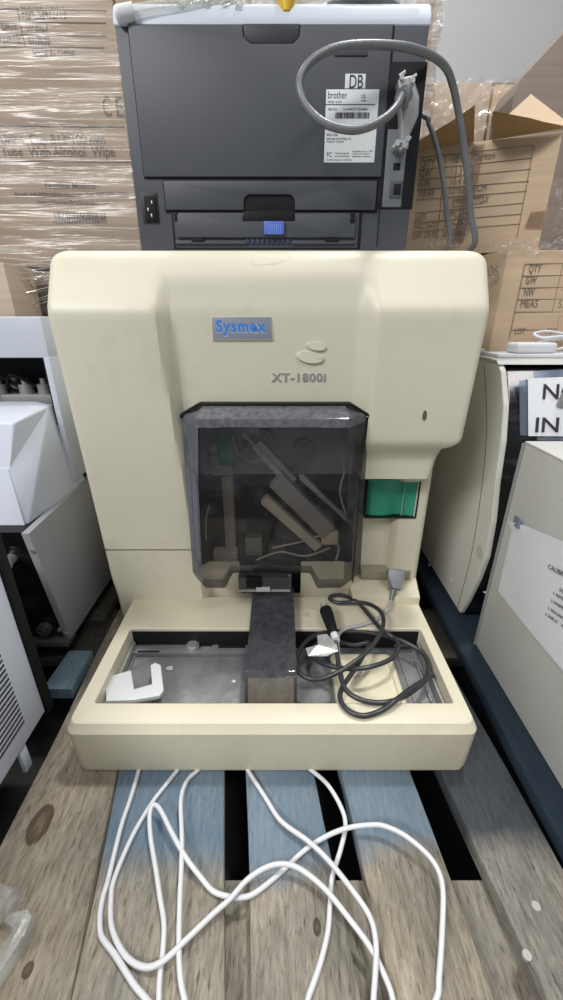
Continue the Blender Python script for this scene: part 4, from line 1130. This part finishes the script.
p2 = root('power_adapter', (.55, .77, zl), 'white adapter with a lead at the right edge, behind the other brick', 'power adapter')
m = MB(); m.box(-.03, .03, -.016, .016, 0, .022, .004, Matrix.Translation((.560, .775, zl)) @ Matrix.Rotation(-.3, 4, 'Z'), seg=3); m.build('brick', M['white'], p2)
m = MB(); m.tube([Vector((.533, .781, zl+.012)), Vector((.51, .785, zl+.022)), Vector((.475, .79, zl+.018)), Vector((.455, .785, zl+.010)), Vector((.47, .777, zl+.004))], .003); m.build('adapter_cable', M['white'], p2)
m = MB(); m.tube([Vector((.366, .815, ZR+.005)), Vector((.39, .812, ZR+.0065)), Vector((.43, .815, ZR+.006)), Vector((.52, .82, ZR+.006)), Vector((.64, .82, ZR+.006))], .0045); tag(m.build('rolled_sleeve', M['milky']), 'rolled clear plastic strip behind the white lid on the right machine', 'plastic strip')

# ================================================================== right front cabinet
cb2 = root('metal_cabinet', (.60, .3, 0), 'plain grey metal cabinet with a taped instruction sheet at the right edge', 'cabinet')
XC = .360
m = MB(); m.box(XC, .90, .02, .588, .002, .388, .0025); m.build('body', M['cabinet'], cb2)
m = MB(); m.box(XC-.0006, .9006, .0190, .5886, .3862, .3895, .0010); m.build('lid', M['cabinet'], cb2)
m = MB(); m.box(XC-.0035, XC+.002, .588, .5905, .002, .386, .0006); m.build('edge_flange', pm('flange_grey', (.30,.30,.29), .5), cb2)
for (x, y) in ((.39, .06), (.39, .55), (.85, .06), (.85, .55)):
    m = MB(); m.cyl((x, y, 0), (x, y, .0025), .012, n=12); m.build('foot', M['black'], cb2)
# sheet: corners traced onto the side plane, gently curling
xs_ = XC-.0022
c00 = at(515, 521, x=xs_); c01 = at(499, 591, x=xs_); c10 = at(563, 541, x=xs_); c11 = at(563, 668, x=xs_)
e1 = (c10-c00); e2 = (c11-c01)
cr = c00+e1*2.1; cr2 = c01+e2*1.35
m = MB(); n = 16; vv = []; ff = []
for i in range(n+1):
    for j in range(n+1):
        s, t = i/n, j/n
        p = (c00*(1-s)+cr*s)*(1-t)+(c01*(1-s)+cr2*s)*t
        off = .0015+.004*math.sin(s*3.1)*math.sin(t*2.5)+.006*max(0, .12-s-t)*8
        if s < .12 and t < .12: off += .003
        vv.append((xs_-off, p.y, p.z)); 
N2 = len(vv)
vv += [(x+.0005, y, z) for x, y, z in vv]
for i in range(n):
    for j in range(n):
        a = i*(n+1)+j; ff.append((a, a+1, a+n+2, a+n+1)); ff.append((a+N2, a+n+1+N2, a+n+2+N2, a+1+N2))
m.add(vv, ff); sh = m.build('instruction_sheet', M['paper'], cb2); sh['label'] = 'taped white instruction sheet'
# lines of print, running along the sheet
def smx(u, v):
    p = at(u, v, x=xs_-.0068); d = (cr-c00).normalized(); nrm = Vector((-1, 0, 0)); upv = nrm.cross(d)
    if upv.z < 0: upv = -upv
    R_ = Matrix((( d.x, upv.x, nrm.x, p.x), (d.y, upv.y, nrm.y, p.y), (d.z, upv.z, nrm.z, p.z), (0, 0, 0, 1)))
    return R_
textm('sheet_print', [('CALIBRATION', .0062, smx(547.5, 568), .058), ('STEPS', .0048, smx(559, 591), .02), ('1. REMOVE THE', .0040, smx(552.5, 594), .042), ('2. INSERT THE', .0040, smx(550.5, 601.5), .042), ('3. REAGENTS AND', .0040, smx(547.5, 609), .050), ('4. INPUT   VALUE', .0040, smx(545, 615), .050)], M['ink'], sh, .0001)
m = MB(); c = at(517, 522, x=xs_-.006); m.box(c.x-.001, c.x+.002, c.y-.007, c.y+.009, c.z-.008, c.z+.007, .0006); m.build('tape_piece', M['sleeve'], sh)
# ================================================================== cartons
def carton(name, x0, x1, y0, y1, z0, z1, label, mat='carton', group=None, rz=0, cat='box'):
    c = Vector(((x0+x1)/2, (y0+y1)/2, z0))
    r = root(name, tuple(c), label, cat, group)
    mx = Matrix.Translation(c) @ Matrix.Rotation(rz, 4, 'Z') @ Matrix.Translation(-c)
    m = MB(); m.box(x0, x1, y0, y1, z0, z1, .004, mx); m.build('box_body', M[mat], r)
    return r, mx
YL = 1.15
GL = 'wrapped cartons stacked behind on the left'
za, zb = .672, 1.245
c1, _ = carton('carton', -.98, -.339, YL, YL+.45, za, zb, 'big brown carton printed Urine Cup and Tube With Alcohol Wipe', 'carton', GL)
zl_ = [zb, zb+.5]
c2, _ = carton('carton', -.334, .310, YL+.004, YL+.45, za, zb, 'brown wrapped carton right behind the printer', 'carton2', GL)
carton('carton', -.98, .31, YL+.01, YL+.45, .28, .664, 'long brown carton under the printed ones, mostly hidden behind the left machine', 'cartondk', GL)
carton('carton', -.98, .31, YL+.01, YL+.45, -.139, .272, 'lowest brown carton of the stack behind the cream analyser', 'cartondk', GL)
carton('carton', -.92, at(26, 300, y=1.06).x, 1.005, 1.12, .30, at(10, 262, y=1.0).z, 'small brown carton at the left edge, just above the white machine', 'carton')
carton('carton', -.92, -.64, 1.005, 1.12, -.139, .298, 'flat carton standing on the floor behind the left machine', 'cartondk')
def T2(u, v, off=.0012): return facing(at(u, v, y=YL-off))
items = [('Urine  Cup &13*100 mm', .0205, T2(0, 143.5), None), ('Tube  With Alcohol  Wipe', .0205, T2(2, 156.5), None)]
d = .955
def wpx(px, v): return px/FPX*(YL/(cP+sP*(500-v)/FPX))
items = [('Urine  Cup &13*100 mm', .0185, T2(0.5, 144), wpx(104, 143)), ('Tube  With Alcohol  Wipe', .0185, T2(2, 156.5), wpx(113, 156)),
         ('FBPCS2412713', .018, T2(22, 19), wpx(44, 17)), ('. DATE:', .014, T2(-1, 30), wpx(19, 30)), ('01/2029', .016, T2(26, 31), wpx(22, 30)),
         ('P.DATE:', .014, T2(-1, 43), wpx(22, 43)), ('01/2030', .016, T2(29, 45), wpx(21, 45)), ('MADE IN CHINA', .010, T2(33, 56.5), wpx(42, 56)),
         ('Firstline Medical', .012, T2(45, 188.5), wpx(50, 188)), ('Email: info@firstline-usa.com  Tel: 757-299-7086', .0085, T2(15, 196.5), wpx(113, 196)), ('https://www.firstline-usa.com', .0085, T2(38, 204.5), wpx(72, 204)),
         ('C', .034, T2(103.5, 116.5), wpx(8, 110)), ('E', .034, T2(116, 117), wpx(7, 110))]
textm('carton_print', items, M['inkbrown'], c1, .0002, .006)
m = MB()
def ln(u0, v0, u1, v1, w=.0018, y=YL-.0008):
    a = at(u0, v0, y=y); b = at(u1, v1, y=y); dd = (b-a); L_ = dd.length; an_ = math.atan2(dd.z, dd.x)
    m.box(-L_/2, L_/2, -.0004, .0012, -w/2, w/2, 0, Matrix.Translation((a+b)/2) @ Matrix.Rotation(-an_, 4, 'Y'))
for l_ in ((-80, 7, 106, 11), (-80, 20.5, 106, 23), (-80, 33, 106, 36), (-80, 45.5, 104, 48), (17, 8, 25, 47), (-80, 125.5, 125, 127), (-80, 160, 130, 162)): ln(*l_)
random.seed(3); u = 54
while u < 106:
    w = random.choice((.0012, .002, .0034)); ln(u, 212.5, u+.01, 223, .001); a = at(u, 212, y=YL-.0008); b = at(u, 223.5, y=YL-.0008)
    m.box(a.x, a.x+w, YL-.0012, YL, b.z, a.z); u += w*410/.97+random.choice((.9, 1.5, 2.2))
m.build('carton_lines', M['inkbrown'], c1, smooth=False)
# stretch film round the left stack
m = MB(); nx, nz = 150, 110; vv = []; ff = []
random.seed(21)
x0, x1, z0, z1 = -.99, .320, .45, 1.30
for i in range(nx+1):
    for j in range(nz+1):
        x = x0+(x1-x0)*i/nx; z = z0+(z1-z0)*j/nz
        w = .0022*math.sin(z*95+3*math.sin(x*5)+x*8)+.0010*math.sin(z*210+x*23+2*math.sin(x*11))+.002*math.sin(z*38-x*17)
        y = YL-.012+w
        vv.append((x, y, z))
for i in range(nx):
    for j in range(nz): a = i*(nz+1)+j; ff.append((a, a+1, a+nz+2, a+nz+1))
# right return of the wrap
b0 = len(vv)
for j in range(nz+1):
    z = z0+(z1-z0)*j/nz
    for k in range(6): vv.append((x1+.006*math.sin(k*1.1)+.003*math.sin(z*70+k), YL-.012+.09*k, z))
for j in range(nz):
    for k in range(5): a = b0+j*6+k; ff.append((a, a+1, a+7, a+6))
m.add(vv, ff); FILM = tag(m.build('stretch_film', M['film']), 'clear stretch film wrapped round the carton stack behind on the left', 'plastic film')
# loose strands of film pulled towards the lower left
m = MB(); random.seed(5)
tgt = at(50, 262, y=1.09)
for i in range(16):
    v0 = 262+i*3.3; a = at(40+random.uniform(-4, 10), 258+i*2.9, y=1.11); b = at(0-random.uniform(20, 40), 244+i*6.0, y=.975)
    mid = (a+b)/2+Vector((0, 0, random.uniform(-.004, .004))); m.tube([a+Vector((.05, .015, .012)), a, mid, b], random.uniform(.0006, .0014), n=5, sub=4)
tag(m.build('film_strands', M['milky']), 'thin strands of pulled stretch film between the left stack and the small carton', 'plastic film')
# crinkled film crest seen above the printer
m = MB(); nx, nz = 90, 16; vv = []; ff = []; random.seed(8)
for i in range(nx+1):
    for j in range(nz+1):
        x = -.10+(.318+.10)*i/nx; z = 1.06+.16*j/nz
        y = YL-.035+.022*noise.noise(Vector((x*38, 0, z*30)))+.006*noise.noise(Vector((x*120, 0, z*80)))
        vv.append((x, y, z))
for i in range(nx):
    for j in range(nz): a = i*(nz+1)+j; ff.append((a, a+1, a+nz+2, a+nz+1))
m.add(vv, ff); m.build('bunched_fold', M['filmtop'], FILM)

# ---- right side: open carton
def rbox(name, pl_, pr_, depth, z0, z1, label, mat, group=None):
    """carton whose front bottom edge runs from pl_ to pr_ (x,y)"""
    a = Vector((pl_[0], pl_[1], 0)); b = Vector((pr_[0], pr_[1], 0)); d = (b-a); L_ = d.length; an_ = math.atan2(d.y, d.x)
    mx = Matrix.Translation(a) @ Matrix.Rotation(an_, 4, 'Z')
    r = root(name, (pl_[0], pl_[1], z0), label, 'box', group)
    return r, mx, L_
YA0, YA1 = .90, .82
A0 = at(404, 153, y=YA0); A1 = at(564, 128, y=YA1)
zA = (A0.z+A1.z)/2
yb0 = .80
zB = at(508, 250, y=yb0).z
r, mx, L_ = rbox('open_carton', (A0.x, YA0), (A1.x, YA1), .2, zB+.002, zA, 'open brown carton with raised flaps and a printed table, right of the printer', 'carton2')
m = MB(); t = .005; D_ = .20; zb0 = zB+.002
m.box(0, L_, 0, t, zb0, zA, .001, mx); m.box(0, L_, D_-t, D_, zb0, zA, .001, mx); m.box(0, t, t, D_-t, zb0, zA, .001, mx); m.box(L_-t, L_, t, D_-t, zb0, zA, .001, mx); m.box(t, L_-t, t, D_-t, zb0, zb0+.006, 0, mx)
m.build('box_body', M['carton2'], r)
def flap(pts, name='flap', mat='cartonshade', th=.004):
    q = [at(u, v, y=y) for u, v, y in pts]; n = len(q)
    m = MB(); m.add(q+[p+Vector((0, th, 0)) for p in q], [tuple(range(n)), tuple(range(n, 2*n))[::-1]]+[(i, (i+1) % n, n+(i+1) % n, n+i) for i in range(n)])
    return m.build(name, M[mat], r, smooth=False)
flap([(404, 153, .896), (474, 141, .860), (475, 105, .80), (450, 122, .82), (415, 143, .87)])
flap([(493, 139, .850), (565, 127.5, .812), (530, 118, .79), (494, 111, .785)])
flap([(509, 114, .97), (531, 94, 1.00), (566, 121, .93), (566, 126, .92), (540, 121, .95)], mat='carton2')
def lm(u, v, y): return facing(at(u, v, y=y))
def yA(u): return 1.02+(u-404)/160*(.925-1.02)-.0012
anA = math.atan2(A1.y-A0.y, A1.x-A0.x)
def onA(u, v, off=.0012):
    C0 = Vector((0, 0, CH)); dr = at(u, v, y=1.0)-C0; n0 = Vector((-(math.sin(anA)), math.cos(anA), 0)); q0 = Vector((A0.x, YA0, 0))-n0*off
    return C0+dr*((q0-C0).dot(n0)/dr.dot(n0))
def TA(u, v): return facing(onA(u, v, .0018), rz=anA)
textm('carton_print', [('QTY', .011, TA(420, 168), .024), ('10.00  Carton', .010, TA(451, 163), .065), ('GW', .011, TA(419, 178), .019), ('13.3 KG', .010, TA(450, 175), .035), ('NW', .011, TA(418, 188), .019), ('10.4 KG', .010, TA(449, 185), .035), ('MEAS', .010, TA(418, 197), .026), ('52*52*36 CM', .010, TA(448, 194), .060),
      ('NEW CYCLE', .008, TA(455, 204), .052), ('LOT:', .010, TA(415, 221), .020), ('FBPCS2406', .010, TA(443, 218), .05), ('MFG. DATE:', .008, TA(414, 229.5), .040), ('2024-08-26', .009, TA(443, 227), .045), ('EXP. DATE', .008, TA(413, 238), .040), ('2029-08-27', .009, TA(442, 237), .045)], M['inkbrown'], r, .0001, .0)
m = MB()
def lnA(u0, v0, u1, v1, w=.0009):
    a = onA(u0, v0, .001); b = onA(u1, v1, .001); m.tube([a, b], w/2, n=5, sub=1)
for q in ((419, 158, 534, 145), (418, 170, 532, 158), (418, 180, 531, 169), (417, 190, 529, 181), (416, 200, 527, 191), (415, 213, 523, 203), (413, 223, 521, 214), (412, 232, 519, 224), (534, 145, 517, 238), (446, 156, 437, 240), (453, 200, 484, 196), (484, 196, 483, 203), (483, 203, 453, 207), (453, 207, 453, 200)): lnA(*q)
m.build('carton_lines', M['inkbrown'], r, smooth=False)
q = [onA(u, v, .002) for u, v in ((473, 145), (485, 143.5), (474, 200), (463, 243), (452, 243), (463, 200))]
m = MB(); n = 6; m.add(q+[p+Vector((0, .0008, 0)) for p in q], [tuple(range(n))]+[(i, (i+1) % n, n+(i+1) % n, n+i) for i in range(n)]); m.build('tape_strip', M['tape'], r, smooth=False)
q = [onA(u, v, .002) for u, v in ((531, 212), (549, 210), (546, 229), (525, 228))]
m = MB(); n = 4; m.add(q+[p+Vector((0, .0008, 0)) for p in q], [tuple(range(n))]+[(i, (i+1) % n, n+(i+1) % n, n+i) for i in range(n)]); m.build('tape_patch', M['tape'], r, smooth=False)

# ---- lower right carton with the QTY table, standing on a carton behind the machine
B0 = at(508, 252, y=yb0)
rB = root('carton', (.62, 1.0, .50), 'brown carton with a printed QTY GW NW MEAS table, behind the white adapters', 'box')
xb = B0.x
m = MB(); m.prism([(xb, yb0), (.82, yb0-.01), (.82, yb0+.30), (xb-.03, yb0+.30), (xb-.045, yb0+.12)], .4962, zB, 'z', .004); m.build('box_body', M['carton2'], rB)
def TB(u, v): return facing(at(u, v, y=yb0-.0025))
textm('carton_print', [('QTY', .0125, TB(528, 272.5), .021), ('GW', .0125, TB(525, 284), .018), ('NW', .0125, TB(523, 296), .018), ('MEAS', .0125, TB(519.5, 307.5), .030), ('10', .0125, TB(566, 272), .018), ('9', .0125, TB(561, 295), .008), ('52*', .0125, TB(557, 308), .020), ('LOT', .010, TB(514, 334), .018), ('FBPCS2406', .010, TB(545, 334), .06), ('06', .016, TB(487, 276), .018)], M['inkbrown'], rB, .0001, .0)
m = MB()
def lnB(u0, v0, u1, v1, w=.0011):
    m.tube([at(u0, v0, y=yb0-.0022), at(u1, v1, y=yb0-.0022)], w/2, n=5, sub=1)
for q in ((525, 264, 600, 263), (522, 276, 600, 275), (519.5, 288, 600, 287), (517, 299.5, 600, 299), (515, 312, 600, 312), (512, 330, 600, 330), (525, 264, 509, 339), (563, 264, 552, 312), (559, 316, 600, 316), (559, 316, 557, 326), (557, 326, 600, 326)): lnB(*q)
m.build('carton_lines', M['inkbrown'], rB, smooth=False)
# wrinkled film over its top edge
def filmpatch(name, label, u0, v0, u1, v1, y, amp, nx=60, nz=14, mat='filmr', dy=0.0, seed=1):
    random.seed(seed); a = at(u0, v0, y=y); b = at(u1, v1, y=y); vv = []; ff = []
    for i in range(nx+1):
        for j in range(nz+1):
            s = i/nx; t = j/nz
            e = .003*math.sin(s*23+seed)+.002*math.sin(s*61)
            vv.append((a.x+(b.x-a.x)*s, y+dy*t+amp*2.2*noise.noise(Vector((s*14+seed, t*5, seed*3.1)))+amp*.8*noise.noise(Vector((s*40, t*11, seed))), b.z+(a.z-b.z)*t+e*(1 if t > .5 else -1)))
    for i in range(nx):
        for j in range(nz): q_ = i*(nz+1)+j; ff.append((q_, q_+1, q_+nz+2, q_+nz+1))
    m = MB(); m.add(vv, ff); return tag(m.build(name, M[mat]), label, 'plastic film')
filmpatch('wrinkled_film', 'wrinkled clear film draped over the top edge of the QTY table carton', 490, 240, 575, 252, yb0-.010, .003, seed=2)
filmpatch('wrinkled_film', 'strip of bunched film at the foot of the open carton', 408, 241, 492, 249, .86, .004, seed=5)
filmpatch('wrinkled_film', 'crumpled clear film in the gap right of the open carton', 549, 180, 575, 238, .95, .006, nx=24, nz=40, seed=7)

# ---- wrapped cartons behind the open one
GR = 'wrapped cartons stacked behind the open carton'
def back(u0, v0, u1, v1, y, d, z0, label, mat, rz=0.0):
    a = at(u0, v0, y=y); b = at(u1, v0, y=y)
    c, mx_ = carton('carton', a.x, b.x, y, y+d, z0, a.z, label, mat, GR, rz=rz)
    return c
back(436, 82, 493, 150, 1.62, .3, .50, 'wrapped brown carton just right of the printer, behind the open one', 'carton')
back(495, 84, 536, 150, 1.62, .3, .50, 'wrapped carton in the middle behind the open flaps', 'carton2')
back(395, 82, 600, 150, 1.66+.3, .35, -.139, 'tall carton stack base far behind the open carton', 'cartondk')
filmpatch('wrinkled_film', 'clear film over the wrapped cartons right of the printer', 432, 78, 538, 135, 1.60, .006, nx=80, nz=30, seed=11)
# support cartons reaching the floor
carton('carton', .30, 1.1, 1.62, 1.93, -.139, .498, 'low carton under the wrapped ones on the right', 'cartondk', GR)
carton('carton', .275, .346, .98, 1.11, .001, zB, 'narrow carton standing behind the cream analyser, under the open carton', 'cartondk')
# big dark carton leaning up at the far right
P0 = at(507, 88, y=1.5); P1 = at(564, 34, y=1.5)
m = MB(); m.prism([(P0.x, P0.z-.035), (P0.x+.012, P0.z), (P0.x+.16, P0.z+.028+.12), (P1.x+.05, P1.z+.05), (1.25, P1.z+.12), (1.25, .30), (P0.x+.05, .30)], 1.45, 1.58, 'y', .004)
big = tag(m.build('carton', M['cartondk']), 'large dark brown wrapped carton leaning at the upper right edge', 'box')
#filmpatch('wrinkled_film', 'taut film over the leaning dark carton at the upper right', 512, 40, 600, 130, 1.44, .004, nx=50, nz=40, seed=15)
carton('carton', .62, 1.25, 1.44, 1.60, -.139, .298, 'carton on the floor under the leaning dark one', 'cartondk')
# ================================================================== light
def area(name, loc, sx, sy, e, col=(1,1,1), aim=None):
    l = bpy.data.lights.new(name, 'AREA'); l.shape = 'RECTANGLE'; l.size = sx; l.size_y = sy; l.energy = e; l.color = col
    o = bpy.data.objects.new(name, l); COL.objects.link(o); o.location = loc
    if aim is not None: o.rotation_euler = (Vector(aim)-Vector(loc)).to_track_quat('-Z', 'Y').to_euler()
    return o
area('ceiling_or_fill_lamp', (.70, 1.05, 3.6), .30, .30, 64, (1.0, .99, .97), aim=(0, .45, 0))
area('ceiling_or_fill_lamp', (-2.0, -1.7, 2.8), 1.6, .6, 98, (1, .99, .97), aim=(0, .8, .2))  # added front-left fill, brightens the sides that face left
area('ceiling_or_fill_lamp', (.9, -1.2, 3.3), 1.2, .4, 30, (1, .99, .98), aim=(0, .8, .2))
area('ceiling_or_fill_lamp', (0, 2.6, 3.4), 3.0, .5, 26, (1, .99, .97), aim=(0, 2.4, 0))
area('ceiling_or_fill_lamp', (-1.3, 1.5, 3.4), .8, .4, 22, (1, .99, .97), aim=(.2, .6, 0))  # added back-left fill to lift the right machine's side panel
w = bpy.data.worlds.new('world'); sc.world = w; w.use_nodes = True
bg_ = w.node_tree.nodes['Background']; bg_.inputs[0].default_value = (.80, .88, 1.0, 1); bg_.inputs[1].default_value = .33
sc.view_settings.view_transform = 'Standard'; sc.view_settings.look = 'None'; sc.view_settings.gamma = 1; sc.view_settings.exposure = -0.08
sc.view_settings.use_curve_mapping = False
